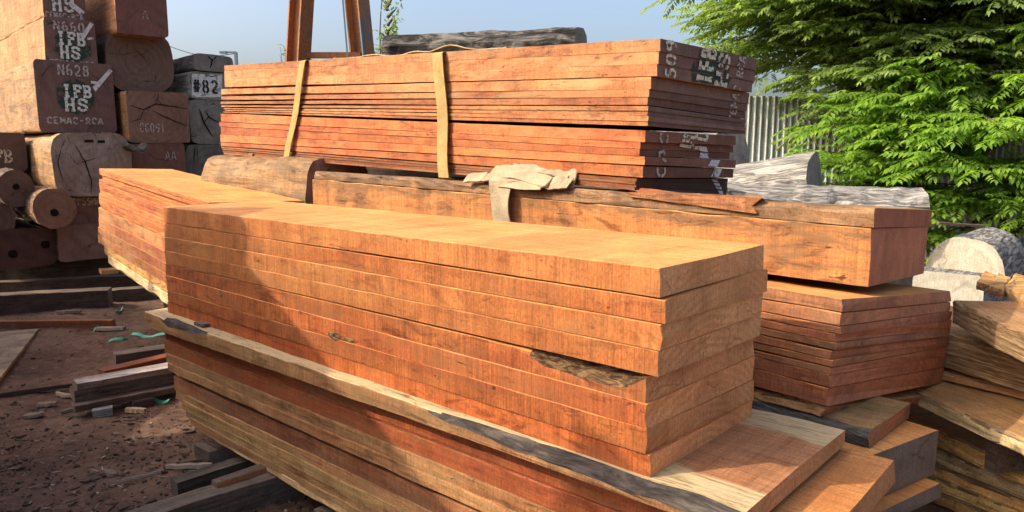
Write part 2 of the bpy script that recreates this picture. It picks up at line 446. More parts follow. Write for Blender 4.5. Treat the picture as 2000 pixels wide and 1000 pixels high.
def log(name, pos, a, L, sec, mats, n=14, rough=0.02, seed=None, taper=0.0, tilt=0.0, fs=3.0, endwob=0.01, hole=0.0, holes=()):
    """round or hewn log: section (y, z) about its axis, near end at pos (axis point), running back along -x. mats: side, end"""
    seed = rnd.random() * 100 if seed is None else seed
    V = []; faces = []; fm = []
    m = len(sec)
    for i in range(n + 1):
        s = i / n
        x = -L * (1 - s)
        k = 1 - taper * (1 - s)
        for (y, z) in sec:
            d = 1 + rough / max(0.15, math.hypot(y, z)) * (fr(x, y * 2, z * 2, fs, seed) + 0.5 * fr(x, y * 3, z * 3, fs * 4, seed))
            xe = x + (endwob * fr(y, z, i, 6, seed) if i in (0, n) else 0)
            V.append((xe, y * k * d, z * k * d))
    for i in range(n):
        for j in range(m):
            a0 = i * m + j; b0 = i * m + (j + 1) % m
            faces.append((a0, a0 + m, b0 + m, b0)); fm.append(0)
    # ends: fans with an inner ring so the cut is slightly uneven
    for i, rev in ((0, False), (n, True)):
        base = len(V)
        cx = sum(V[i * m + j][0] for j in range(m)) / m
        for j in range(m):
            x, y, z = V[i * m + j]
            V.append((cx + endwob * 0.8 * fr(y, z, 9, 7, seed), y * 0.5, z * 0.5))
        V.append((cx, 0, 0)); c = len(V) - 1
        for j in range(m):
            j2 = (j + 1) % m
            q = (i * m + j, base + j, base + j2, i * m + j2); t = (base + j, c, base + j2)
            faces.append(q if rev else q[::-1]); faces.append(t if rev else t[::-1]); fm += [1, 1]
    faces = [tuple(reversed(f)) for f in faces] if False else faces
    o = mesh_obj(name, V, faces, mats, fm)
    me = o.data
    import bmesh
    bm = bmesh.new(); bm.from_mesh(me); bmesh.ops.recalc_face_normals(bm, faces=bm.faces); bm.to_mesh(me); bm.free()
    o.location = pos
    o.rotation_euler = (0, tilt, a)
    k = 0.85 + 0.3 * rnd.random()
    o.color = (k, k, k, 1)
    for (hy, hz, hr) in holes:
        hv = []; nn = 14
        for q in range(nn):
            t = 2 * math.pi * q / nn; rr = hr * (1 + 0.22 * fr(math.cos(t), math.sin(t), 3, 1.5, seed + hr))
            hv.append((0.012, hy + rr * math.cos(t), hz + rr * math.sin(t)))
        hv += [(0.004, hy + (hv[q][1] - hy) * 1.18, hz + (hv[q][2] - hz) * 1.18) for q in range(nn)]
        hf = [tuple(range(nn))]
        hf += [(q, (q + 1) % nn, nn + (q + 1) % nn, nn + q) for q in range(nn)]
        mesh_obj('heart_hole', hv, hf, ['hole'], parent=o)
    return o

# ------------------------------------------------------------------ stencil glyphs: strokes on a 0..1 x 0..1 box
def arc(cx, cy, rx, ry, a0, a1, n=9):
    return [(cx + rx * math.cos(math.radians(a0 + (a1 - a0) * i / n)), cy + ry * math.sin(math.radians(a0 + (a1 - a0) * i / n))) for i in range(n + 1)]

GL = {
 'I': [[(.5, 0), (.5, .46)], [(.5, .54), (.5, 1)], [(.22, .05), (.78, .05)], [(.22, .95), (.78, .95)]],
 'F': [[(.28, 0), (.28, .44)], [(.28, .56), (.28, 1)], [(.08, .05), (.55, .05)], [(.36, .95), (.95, .95)], [(.93, .95), (.93, .7)], [(.38, .52), (.72, .52)], [(.72, .40), (.72, .64)], [(.08, .95), (.26, .95)]],
 'B': [[(.24, 0), (.24, 1)], [(.06, .05), (.22, .05)], [(.06, .95), (.22, .95)], [(.36, .95)] + arc(.55, .73, .30, .20, 90, -90) + [(.36, .53)], [(.36, .48)] + arc(.58, .27, .32, .22, 90, -90) + [(.36, .05)]],
 'H': [[(.2, 0), (.2, 1)], [(.8, 0), (.8, 1)], [(.32, .5), (.48, .5)], [(.54, .5), (.68, .5)], [(.04, .04), (.38, .04)], [(.04, .96), (.38, .96)], [(.62, .04), (.96, .04)], [(.62, .96), (.96, .96)]],
 'S': [arc(.5, .74, .33, .21, 20, 175), arc(.5, .74, .33, .21, 190, 268), arc(.5, .27, .36, .22, 88, -10), arc(.5, .27, .36, .22, -25, -170), [(.14, .1), (.14, .34)], [(.86, .66), (.86, .92)]],
 'N': [[(.15, 0), (.15, 1)], [(.85, 0), (.85, 1)], [(.2, .95), (.48, .52)], [(.53, .44), (.8, .06)]],
 '6': [arc(.5, .3, .32, .26, 100, 260), arc(.5, .3, .32, .26, 280, 440), arc(.62, .5, .46, .46, 95, 172)],
 '0': [arc(.5, .5, .34, .46, 100, 260, 12), arc(.5, .5, .34, .46, -80, 80, 12)],
 '2': [arc(.5, .72, .32, .24, 165, -20), [(.8, .62), (.18, .06)], [(.2, .04), (.86, .04)]],
 '8': [arc(.5, .73, .27, .22, 100, 260), arc(.5, .73, .27, .22, -80, 80), arc(.5, .26, .32, .24, 100, 260), arc(.5, .26, .32, .24, -80, 80)],
 'C': [arc(.55, .5, .38, .46, 50, 172), arc(.55, .5, .38, .46, 188, 310), [(.84, .7), (.84, .95)]],
 'E': [[(.2, 0), (.2, 1)], [(.3, .96), (.85, .96)], [(.3, .04), (.85, .04)], [(.3, .5), (.66, .5)]],
 'M': [[(.1, 0), (.1, 1)], [(.9, 0), (.9, 1)], [(.16, .95), (.46, .3)], [(.54, .3), (.84, .95)]],
 'A': [[(.08, 0), (.42, .95)], [(.92, 0), (.55, 1)], [(.28, .32), (.7, .32)]],
 'R': [[(.2, 0), (.2, 1)], [(.32, .95)] + arc(.55, .73, .28, .21, 90, -90) + [(.32, .52)], [(.5, .46), (.88, 0)]],
 'G': [arc(.55, .5, .38, .46, 45, 172), arc(.55, .5, .38, .46, 188, 330), [(.62, .42), (.92, .42)], [(.88, .1), (.88, .4)]],
 '-': [[(.2, .5), (.8, .5)]],
 '5': [[(.25, .95), (.8, .95)], [(.25, .92), (.25, .6)], arc(.48, .32, .34, .28, 110, -150)],
 '9': [arc(.5, .7, .32, .26, 100, 260), arc(.5, .7, .32, .26, -80, 80), arc(.38, .5, .46, .46, -85, 0)],
 '#': [[(.3, 0), (.4, 1)], [(.62, 0), (.72, 1)], [(.08, .34), (.92, .34)], [(.1, .68), (.94, .68)]],
 '1': [[(.5, 0), (.5, 1)], [(.5, .97), (.3, .8)]],
 '/': [[(.1, 0), (.9, 1)]],
 ' ': [],
}

def strokes_mesh(strokes, hw, place):
    V = []; Fc = []
    for si, st in enumerate(strokes):
        d = 0.0025 + 0.0004 * (si % 9)
        n = len(st)
        for i, (x, y) in enumerate(st):
            x0, y0 = st[max(0, i - 1)]; x1, y1 = st[min(n - 1, i + 1)]
            tx, ty = x1 - x0, y1 - y0
            l = math.hypot(tx, ty) or 1
            nx, ny = -ty / l * hw, tx / l * hw
            V.append(place(x + nx, y + ny, d)); V.append(place(x - nx, y - ny, d))
            if i:
                b = len(V)
                Fc.append((b - 4, b - 3, b - 1, b - 2))
    return V, Fc

def letters(text, Wb, Hb, gap=0.16):
    n = len(text); cw = Wb / (n + (n - 1) * gap)
    for i, ch in enumerate(text):
        ox = i * cw * (1 + gap)
        if GL[ch]: yield [[(ox + x * cw, y * Hb) for x, y in st] for st in GL[ch]]

def stencil(parent, place, text, Wb, Hb, mat, hw, name='stencil_letter'):
    for st in letters(text, Wb, Hb):
        V, Fc = strokes_mesh(st, hw, place)
        mesh_obj(name, V, Fc, [mat], parent=parent)

def blob(parent, place, cy, cz, ry, rz, mat, name, d=0.0014, seed=1.0):
    n = 28
    V = [place(cy, cz, d)]
    for i in range(n):
        t = 2 * math.pi * i / n
        k = 1 + 0.18 * fr(math.cos(t), math.sin(t), 0, 1.6, seed) + 0.1 * fr(math.cos(t), math.sin(t), 0, 5, seed)
        V.append(place(cy + ry * k * math.cos(t), cz + rz * k * math.sin(t), d))
    return mesh_obj(name, V, [(0, 1 + i, 1 + (i + 1) % n) for i in range(n)], [mat], parent=parent)

M['white'] = paint('stencil_white', (0.66, 0.64, 0.55), 0.4)
M['cream'] = paint('stencil_cream', (0.62, 0.58, 0.42), 0.55)
M['faint'] = paint('stencil_faint', (0.44, 0.37, 0.32), 0.5)
M['chalk'] = paint('chalk_line', (0.50, 0.42, 0.36), 0.75, scale=60)
M['green'] = paint('green_spray', (0.016, 0.06, 0.043), 0.75, scale=14)
M['blackp'] = paint('black_marker', (0.02, 0.02, 0.02), 0.35)
M['bar'] = paint('white_mark', (0.60, 0.58, 0.55), 0.35, scale=16)

# ------------------------------------------------------------------ the setting: soil yard
def soil_mat():
    t = NT('soil')
    v = t.objvec(False)
    a = t.noise(v, 1.3, 6, 0.62)
    b = t.noise(v, 14, 7, 0.72)
    c = t.noise(v, 70, 4, 0.7)
    col = t.ramp(a, (0.28, (0.10, 0.054, 0.036)), (0.5, (0.195, 0.11, 0.074)), (0.70, (0.28, 0.168, 0.112)))
    col = t.mix(0.7, col, t.ramp(b, (0.3, 0.35), (0.55, 0.95), (0.75, 1.6)), 'MULTIPLY')
    col = t.mix(0.5, col, t.ramp(c, (0.3, 0.4), (0.7, 1.5)), 'MULTIPLY')
    saw_ = t.ramp(t.noise(v, 0.8, 7, 0.7, 0.6), (0.53, 0.0), (0.68, 0.75))
    col = t.mix(t.math('MULTIPLY', saw_, t.ramp(c, (0.35, 0.2), (0.6, 1.0))), col, (0.30, 0.175, 0.105))
    damp = t.ramp(t.noise(v, 0.55, 4, 0.6), (0.30, 1.0), (0.45, 0.0))
    col = t.mix(damp, col, t.mix(1.0, col, (0.5, 0.45, 0.42), 'MULTIPLY'))
    h = t.math('ADD', t.math('MULTIPLY', b, 1.0), t.math('MULTIPLY', c, 0.35))
    t.bsdf(col, 0.92, h, 0.9, 0.05, 0.15)
    return t.m
M['soil'] = soil_mat()

def ground_h(x, y):
    return 0.035 * fr(x, y, 0, 0.7, 2) + 0.022 * fr(x, y, 0, 2.6, 5) + 0.011 * fr(x, y, 0, 8, 9) + 0.006 * fr(x, y, 0, 22, 4)

def ground():
    V = []; Fc = []
    xs = np.concatenate([[-900, -300, -90, -30, -14], np.arange(-8, 1.0, 0.055), np.arange(1.2, 8, 0.6), [12, 30, 90, 300, 900]])
    ys = np.concatenate([[-60, -20, -5, 0, 1.6], np.arange(2.2, 9.4, 0.055), np.arange(9.6, 16, 0.6), [20, 40, 120, 400, 1500]])
    for y in ys:
        for x in xs:
            V.append((x, y, ground_h(x, y) if (-8.1 < x < 8 and 1 < y < 16) else -0.01))
    nx = len(xs)
    for j in range(len(ys) - 1):
        for i in range(nx - 1):
            a = j * nx + i
            Fc.append((a, a + 1, a + 1 + nx, a + nx))
    return tag(mesh_obj('ground', V, Fc, ['soil'], smooth=True), kind='structure')
ground()

# ------------------------------------------------------------------ frames of the stacks
FA = Frame(0.451, 2.246, 137.5)
FB = Frame(0.69, 2.03, 138.2)
FC = Frame(-2.132 * 1.05, 5.3 * 1.05, 130.7)
FD = Frame(0.74, 3.925, 134.0)
FE = Frame(1.555, 3.15, 138.0)
FG = Frame(1.333, 2.95, 130.0)

# ------------------------------------------------------------------ front stack: eight thick orange planks
A_near = [(1292, 525, 582), (1303, 588, 634), (1290, 635, 686), (1284, 687, 736), (1262, 738, 790), (1263, 790.5, 838), (1263, 838.5, 889), (1270, 890, 933)]
A_left = [(318, 404, 435.5), (320, 436, 462), (321, 462.5, 489), (322, 489.5, 514), (323, 514.5, 537), (324, 537.5, 566), (326, 566.5, 588), (327, 588.5, 611)]
A_right = [(1493, 478, 524), (1500, 526, 569), (1490, 570, 612), (1488, 613, 654), (1472, 656, 694), (1474, 694.5, 742), (1473, 742.5, 782), (1470, 782.5, 814)]
A_txt = ['smooth pale orange top', 'shaded gap above it', 'vertical saw marks on its edge', 'clean cut end overhanging the planks below', 'torn dark bark patch near the right corner', 'knot hole in its left part', 'rough scarred edge', 'resting on the pale sapwood slab']
A_obj = []
for i in range(8):
    wn_ = None
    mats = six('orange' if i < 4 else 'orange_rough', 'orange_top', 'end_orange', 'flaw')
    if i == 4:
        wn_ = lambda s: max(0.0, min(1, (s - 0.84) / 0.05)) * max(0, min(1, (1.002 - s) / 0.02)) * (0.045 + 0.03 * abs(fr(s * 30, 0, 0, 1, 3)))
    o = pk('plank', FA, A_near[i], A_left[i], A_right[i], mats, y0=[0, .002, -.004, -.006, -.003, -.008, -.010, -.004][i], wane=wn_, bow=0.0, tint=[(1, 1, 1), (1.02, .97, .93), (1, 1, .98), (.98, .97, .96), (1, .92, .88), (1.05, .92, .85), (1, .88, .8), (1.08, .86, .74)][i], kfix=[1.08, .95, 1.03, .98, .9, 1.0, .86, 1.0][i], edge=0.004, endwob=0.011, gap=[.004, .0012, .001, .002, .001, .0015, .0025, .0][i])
    A_obj.append(o)
    tag(o, f'{ORD[i+1]} plank of the orange front stack, {A_txt[i]}' if i else 'topmost plank of the orange front stack with its broad smooth top', 'plank', 'planks of the front stack')

def face_patch(o, F, px, py, rx, rz, mat, name, y0=0.0, seed=1.0, lift=0.0016):
    """ragged scar on the front face of a plank: a low irregular mound"""
    b = o['box']; x, z = F.front(px, py, b[2]); cx, cz = x - b[0], z - o.location.z
    n = 18; V = [(cx, -lift * 1.6, cz)]
    for ring, (k, h) in enumerate(((0.5, lift * 1.4), (1.0, -0.001))):
        for i in range(n):
            t = 2 * math.pi * i / n
            q = k * (1 + 0.45 * fr(math.cos(t), math.sin(t), 0, 2.2, seed) + 0.25 * fr(math.cos(t), math.sin(t), 3, 6, seed))
            V.append((cx + rx * q * math.cos(t), -h + 0.003 * fr(i, ring, 0, 3, seed), cz + rz * q * math.sin(t)))
    Fc = [(0, 1 + (i + 1) % n, 1 + i) for i in range(n)] + [(1 + i, 1 + (i + 1) % n, 1 + n + (i + 1) % n, 1 + n + i) for i in range(n)]
    return mesh_obj(name, V, Fc, [mat], parent=o)
face_patch(A_obj[6], FA, 652, 655, 0.05, 0.022, 'flaw', 'knot', seed=3)
face_patch(A_obj[6], FA, 682, 664, 0.05, 0.010, 'chew', 'knot_scar', seed=5)
face_patch(A_obj[5], FA, 432, 575, 0.02, 0.028, 'flaw', 'knot', seed=7)
face_patch(A_obj[6], FA, 965, 757, 0.018, 0.010, 'flaw', 'torn_spot', seed=13)

# ------------------------------------------------------------------ lower front pile: sapwood slab on long boards that sweep to the left
B_left = [(298, 606, 633), (314, 637, 664), (316, 665, 689), (322, 689.5, 707), (328, 707.5, 723), (333, 736, 762), (338, 762.5, 781), (352, 781.5, 800), (362, 800.5, 815), (372, 815.5, 829), (384, 829.5, 848)]
_, zt0 = FB.front(1480, 1022)
zt0 = FB.front(1480, 1022)[1]
thB = [0.060, 0.088, 0.083, 0.062, 0.058, 0.086, 0.066, 0.062, 0.05, 0.05, 0.065]
z = 0.862
gapB = [0, 0.020, 0.001, 0.001, 0.001, 0.028, 0.001, 0.001, .001, .001, .001]
B_mat = ['olive', 'red', 'red', 'olive', 'olive', 'brown', 'olive', 'olive', 'olive', 'olive', 'sap']
B_x1 = [0.0, 0.17, 0.06, 0.12, 0.05, 0.02, 0.08, 0.0, 0.1, 0.03, 0.0]
B_txt = ['pale sapwood slab with dark bark edge under the orange stack', 'dark red board directly below the pale bark-edged slab', 'red board, third down in the low front pile', 'dusty olive board below the two red ones', 'thin olive board above the dark gap of the low pile',
         'brown board just below the dark gap of the low pile', 'greenish board second below the gap of the low pile', 'greenish board third below the gap of the low pile', 'thin greenish board fourth below the gap of the low pile', 'thin greenish board second from the bottom of the low pile', 'bottom board of the low front pile with yellow bark edge']
for i in range(11):
    z -= gapB[i]
    px, yt, yb = B_left[i]
    x0, zl = FB.front(px, yt); _, zlb = FB.front(px, yb)
    zt = (zl, z, z); zb = (zlb, z - thB[i], z - thB[i])
    f = B_mat[i]
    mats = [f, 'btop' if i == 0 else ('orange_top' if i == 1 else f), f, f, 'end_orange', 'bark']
    w = None; wb = None
    if i == 0:
        w = lambda s: (0.050 * max(0, min(1, (s - 0.05) / 0.03)) * max(0.12, min(1, max((0.24 - s) / 0.1, (s - 0.62) / 0.2)))) * (0.75 + 0.5 * abs(fr(s * 9, 1, 0, 1, 8)) + 0.25 * fr(s * 40, 3, 0, 1, 8))
    if i == 10:
        wb = lambda s: 0.03 + 0.015 * fr(s * 20, 1, 0, 1, 8)
        mats[5] = 'flaky'
    y0 = [-0.055, 0.025, 0.014, 0.004, -0.006, 0.02, 0.016, 0.008, 0.004, -0.002, 0.0][i]
    o = plank('board', FB, x0, B_x1[i], y0, 0.835 + [0, .03, -.02, 0, -.03, 0, .02, 0, 0, .01, 0][i], zt, zb, mats, wane=w, waneb=wb, rough=0.004, endwob=0.012, tint=[(1, 1, 1), (1, .95, .95), (1, 1, 1), (1, 1, 1), (1, 1, 1), (1, 1, 1), (1, 1, 1), (1.05, 1.05, 1), (1, 1, 1), (1, 1, 1), (1.1, 1, .9)][i], edge=0.005, gap=0.005 if i < 10 else 0)
    tag(o, B_txt[i], 'board', 'boards of the low front pile')
    z -= thB[i]
B_bottom = z
# small spacer between the slab and the orange stack
sx0, sz0 = FB.front(395, 632)
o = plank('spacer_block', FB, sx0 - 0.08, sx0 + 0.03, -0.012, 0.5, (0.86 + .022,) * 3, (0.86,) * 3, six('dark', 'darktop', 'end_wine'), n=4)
tag(o, 'small dark wood spacer wedged above the bark-edged slab at its left end', 'spacer')

# ------------------------------------------------------------------ left rear stack of thin boards
C_ys = [329, 335, 341, 342.6, 349, 356, 363, 370, 377, 384, 391, 398, 404.5, 405, 425, 443, 459, 474, 490, 512]
C_pairs = [(329, 335), (335.2, 341)] + [(342.8 + 6.85 * k, 342.6 + 6.85 * (k + 1)) for k in range(9)] + [(405.5, 425), (425.3, 443), (443.3, 459), (459.3, 474), (474.3, 490), (490.3, 512)]
xn, znT = FC.front(418, 397)
xl, zlT = FC.front(194, 329)
for i, (a, b) in enumerate(C_pairs):
    k = len(C_pairs)
    pxl = 194 + (i >= 2) * 1 + rnd.uniform(-1, 1.2) - (i >= 11) * 2 + (i - 14 if i > 14 else 0) * 9
    x0, za = FC.front(pxl, a); _, zb_ = FC.front(pxl, b)
    dz = znT - zlT
    low = i >= 11
    za0, zb0 = FC.front(194, a)[1], FC.front(194, b)[1]
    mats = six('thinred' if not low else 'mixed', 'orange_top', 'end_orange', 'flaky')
    w = None; wb = None
    if i == k - 1:
        wb = lambda s: 0.05 + 0.04 * fr(s * 14, 1, 0, 1, 5); mats = six('sap', 'sap', 'end_orange', 'flaky')
    if i == k - 2: mats = six('gold', 'sap', 'end_orange', 'flaky')
    o = plank('thin_board', FC, x0, xn + 0.02 * fr(i, 0, 0, 1.3, 3) - 0.10, rnd.uniform(-0.008, 0.004) + (0.03 if i == 2 else 0), 0.76, (za0, za0 + dz, za0 + dz - 0.02), (zb0, zb0 + dz, zb0 + dz - 0.02), mats, waneb=wb, tint=(1.05, 1.05, 1.0) if not low else (1, 1, 1), rough=0.0035, gap=0.004 if i < 15 else 0)
    lab = 'topmost thin board of the orange stack before the log wall, broad top in the sun' if i == 0 else (f'{ORD[i+1]} thin red-orange board from the top of the stack before the log wall' if not low else (f'{ORD[i+1]} board from the top of the stack before the log wall, yellowish and thick' if i < k - 1 else 'lowest board of the stack before the log wall, flaky bark edge'))
    tag(o, lab, 'board', 'thin boards of the left rear stack')
C_bottom = min(zb0, zb0 + dz)
for j, (xx, w_) in enumerate(((-2.7, .5), (-1.0, .5))):
    for q in range(3):
        h = (zb0 + dz * (1 if j else 0.15)) / 3 if False else 0
    zc = zb0 + dz * (1 - (-xx) / (xn - xl)) + (0.0)
    nb = 3
    for q in range(nb):
        z1 = zc * (q + 1) / nb - 0.004; z2 = zc * q / nb
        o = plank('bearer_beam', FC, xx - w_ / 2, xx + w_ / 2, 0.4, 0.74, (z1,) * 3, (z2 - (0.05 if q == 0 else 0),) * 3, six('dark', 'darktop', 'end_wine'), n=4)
        tag(o, f'{("lowest","middle","upper")[q]} dark bearer in the {"far" if j == 0 else "near"} crib under the stack before the log wall', 'beam', 'bearers under the left rear stack')

# ------------------------------------------------------------------ long strapped stack
D_near = [(1290, 75, 100), (1287, 100, 125), (1284, 125, 150), (1272, 150, 174), (1268, 174, 190), (1265, 190, 206), (1266, 207, 217), (1265, 217, 227), (1266, 227, 237), (1265, 237, 247),
          (1261, 255, 278), (1251, 278, 291), (1249, 291, 305), (1259, 306, 323), (1255, 325, 347), (1243, 349, 355), (1241, 355, 361), (1242, 361, 366), (1240, 366, 371.5)]
D_left = [(438, 128, 138), (438, 138, 154), (438, 154, 170), (432, 174, 184.5), (432, 188.5, 195), (431, 198.5, 203), (432, 206, 209), (437, 211.5, 213.5), (439, 215, 216.8), (436, 218, 219.8),
          (431, 222, 238), (428, 238.5, 247), (431, 248, 262), (430, 262, 277), (431, 278, 285), (432, 286, 289), (434, 290, 293), (435, 294, 297), (437, 297.5, 301)]
D_right = [(1478, 115, 138), (1475, 138, 160), (1470, 160, 182), (1463, 182, 203), (1459, 203, 218), (1456, 218, 233), (1456, 233, 241), (1455, 241, 249), (1456, 249, 256), (1456, 256, 263),
           (1437, 266, 284), (1432, 284, 298), (1425, 298, 311), (1437, 313, 329), (1433, 330, 347), (1422, 349, 357), (1421, 357, 365), (1421, 365, 373), (1420, 373, 381)]
D_obj = []
for i in range(19):
    nr, lf = D_near[i], D_left[i]
    top = i < 10
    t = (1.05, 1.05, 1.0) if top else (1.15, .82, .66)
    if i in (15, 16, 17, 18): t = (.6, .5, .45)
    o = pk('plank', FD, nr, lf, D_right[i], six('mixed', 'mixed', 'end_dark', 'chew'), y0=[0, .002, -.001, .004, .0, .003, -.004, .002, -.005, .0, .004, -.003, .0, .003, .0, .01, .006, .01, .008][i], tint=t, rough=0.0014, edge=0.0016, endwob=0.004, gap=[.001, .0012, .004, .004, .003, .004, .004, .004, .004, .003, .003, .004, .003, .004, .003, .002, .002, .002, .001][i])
    D_obj.append(o)
    lab = f'{ORD[i+1]} plank from the top in the strapped stack' + (', stencilled dark end' if i in (1, 2) else ', light face, bowed at left' if 3 <= i <= 9 else ', reddish face' if i < 15 else ', thin and dark')
    tag(o, lab, 'plank', 'planks of the strapped stack')

def end_place(o, F, x_out=0.004):
    """painter on the near end of a plank or log: metres across (y) and up (z) in the thing's own frame"""
    x1 = o['box'][1] - o['box'][0] if 'box' in o else 0.0
    return lambda u, v, d: (x1 + d + x_out, u, v)

def endloc(o, F, px, py):
    """where a pixel falls on the near end of o, in o's own y and z"""
    if 'box' in o:
        b = o['box']; y, z = F.end(px, py, b[1]); return y - b[2], z - o.location.z
    y, z = F.end(px, py, 0.0)
    return y, z - o.location.z

# the stencil was sprayed on the log before it was sawn: it runs up the ends of the upper planks, turned on its side
for i, o in enumerate(D_obj):
    b = o['box']
    yr, zr = FD.end(D_right[i][0], D_right[i][1], b[1]); _, zrb = FD.end(D_right[i][0], D_right[i][2], b[1])
    z0 = o.location.z
    o['e'] = (yr - b[2], b[4] - z0, b[5] - z0, zr - z0, zrb - z0)

def resub(strokes, step=0.012):
    out = []
    for st in strokes:
        r = [st[0]]
        for p, q in zip(st, st[1:]):
            n = max(1, int(math.hypot(q[0] - p[0], q[1] - p[1]) / step))
            r += [(p[0] + (q[0] - p[0]) * k / n, p[1] + (q[1] - p[1]) * k / n) for k in range(1, n + 1)]
        out.append(r)
    return out

def side_text(text, base0, base1, top0, hw, mat, boards, gap=0.16):
    """text with its baseline from pixel base0 to base1 and its letters' tops towards top0, cut to the boards it falls on"""
    for bi in boards:
        o = D_obj[bi]; b = o['box']; w, zt_, zb_, zrt, zrb = o['e']
        (y0, z0), (y1, z1), (y2, z2) = (endloc(o, FD, *p) for p in (base0, base1, top0))
        Wb = math.hypot(y1 - y0, z1 - z0); Hb = math.hypot(y2 - y0, z2 - z0)
        ux, uz, vx, vz = (y1 - y0) / Wb, (z1 - z0) / Wb, (y2 - y0) / Hb, (z2 - z0) / Hb
        for st in letters(text, Wb, Hb, gap):
            V, Fc = strokes_mesh(resub(st), hw, lambda u, v, d: (b[1] - b[0] + d + 0.005, y0 + ux * u + vx * v, z0 + uz * u + vz * v))
            keep = []
            for f in Fc:
                yc = sum(V[k][1] for k in f) / 4; zc_ = sum(V[k][2] for k in f) / 4; s = yc / w
                if zb_ + (zrb - zb_) * s + 0.004 < zc_ < zt_ + (zrt - zt_) * s - 0.004 and 0.012 < yc < w - 0.012: keep.append(f)
            if keep:
                used = sorted({k for f in keep for k in f}); mp = {k: n for n, k in enumerate(used)}
                mesh_obj('stencil_letter', [V[k] for k in used], [tuple(mp[k] for k in f) for f in keep], [mat], parent=o)

def mark(o, F, quad, mat, name='paint_mark', d=0.006):
    x1 = (o['box'][1] - o['box'][0]) if 'box' in o else 0.0
    V = []
    for p in quad:
        y, z = endloc(o, F, *p); V.append((x1 + d, y, z))
    return mesh_obj(name, V, [tuple(range(len(V)))], [mat], parent=o)

for bi, q in ((0, [(1365, 96), (1420, 106), (1414, 120), (1362, 118)]), (1, [(1352, 120), (1424, 124), (1424, 148), (1350, 140)]), (2, [(1350, 143), (1428, 150), (1420, 166), (1352, 160)])):
    mark(D_obj[bi], FD, q, 'green', 'green_patch', 0.0052)
side_text('509', (1317, 156), (1319, 80), (1297, 153), 0.0085, 'cream', (0, 1, 2))
side_text('IFB', (1385, 166), (1398, 98), (1357, 161), 0.0125, 'cream', (0, 1, 2, 3))
side_text('HS', (1415, 173), (1425, 108), (1393, 168), 0.0115, 'cream', (0, 1, 2, 3))
side_text('CEMAC-RCA', (1432, 240), (1455, 112), (1419, 237), 0.006, 'faint', (0, 1, 2, 3, 4, 5))
side_text('FB', (1372, 296), (1384, 262), (1324, 288), 0.010, 'cream', (10, 11, 12))
side_text('CAC', (1296, 350), (1304, 258), (1280, 347), 0.008, 'faint', (10, 11, 12, 13, 14))
for bi, q in ((11, [(1362, 285), (1378, 287), (1381, 297), (1366, 295)]), (12, [(1366, 298), (1383, 299), (1382, 309), (1364, 308)]), (13, [(1388, 312), (1405, 313), (1399, 326), (1381, 324)]), (14, [(1394, 329), (1409, 330), (1402, 346), (1387, 345)]),
              (15, [(1388, 350), (1399, 351), (1401, 356), (1391, 355)]), (16, [(1392, 357), (1403, 358), (1405, 363), (1395, 362)]), (17, [(1396, 364), (1407, 365), (1408, 370), (1399, 369)]), (18, [(1400, 372), (1410, 373), (1411, 379), (1403, 378)])):
    mark(D_obj[bi], FD, q, 'bar', 'white_mark')

# ------------------------------------------------------------------ big squared beam in two slabs under the strapped stack
o = pk('squared_beam', FE, (1703, 446, 561.6), (610, 350, 418), (1812, 442, 531), ['beam', 'orange_top', 'beam', 'beam', 'end_red', 'flaky'], y0=0.0, rough=0.008, endwob=0.006, edge=0.008)
tag(o, 'thick squared orange beam carrying the strapped stack, red end to the right', 'beam')
beam_z = o['box']
up = pk('beam_slab', FE, (1708, 407, 445), (614, 334, 349), (1820, 410, 441.5), ['weath', 'tan', 'weath', 'beam', 'end_red', 'weath'], y0=0.0, rough=0.010, endwob=0.006, edge=0.008,
        wane=lambda s: 0.02 + 0.02 * abs(fr(s * 12, 0, 0, 1, 2)))
tag(up, 'thin weathered slab split off the top of the thick orange beam', 'slab')
# splinter still lying on the front of the slab
ub = up['box']
xs0 = FE.front(1235, 385)[0]; xs1 = FE.front(1486, 395)[0]
zA = FE.front(1235, 378)[1]; zA2 = FE.front(1486, 389)[1]; zB = FE.front(1235, 384)[1]; zB2 = FE.front(1470, 417)[1]
sp = plank('bark_splinter', FE, xs0, xs1, -0.014, 0.07, (zA + .006, zA2 + .010, zA2 + .008), (zB, zB2, zB2 + 0.04), ['weath', 'weath', 'brown', 'brown', 'chew', 'chew'], rough=0.012, endwob=0.07, edge=0.006, tint=(1.35, .95, .8))
tag(sp, 'jagged reddish splinter peeling from the front of the beam slab', 'splinter')
# dark packing between beam and brown stack
FS = Frame(*FE.pt(-0.16, 0.12, 0).xy, 138)
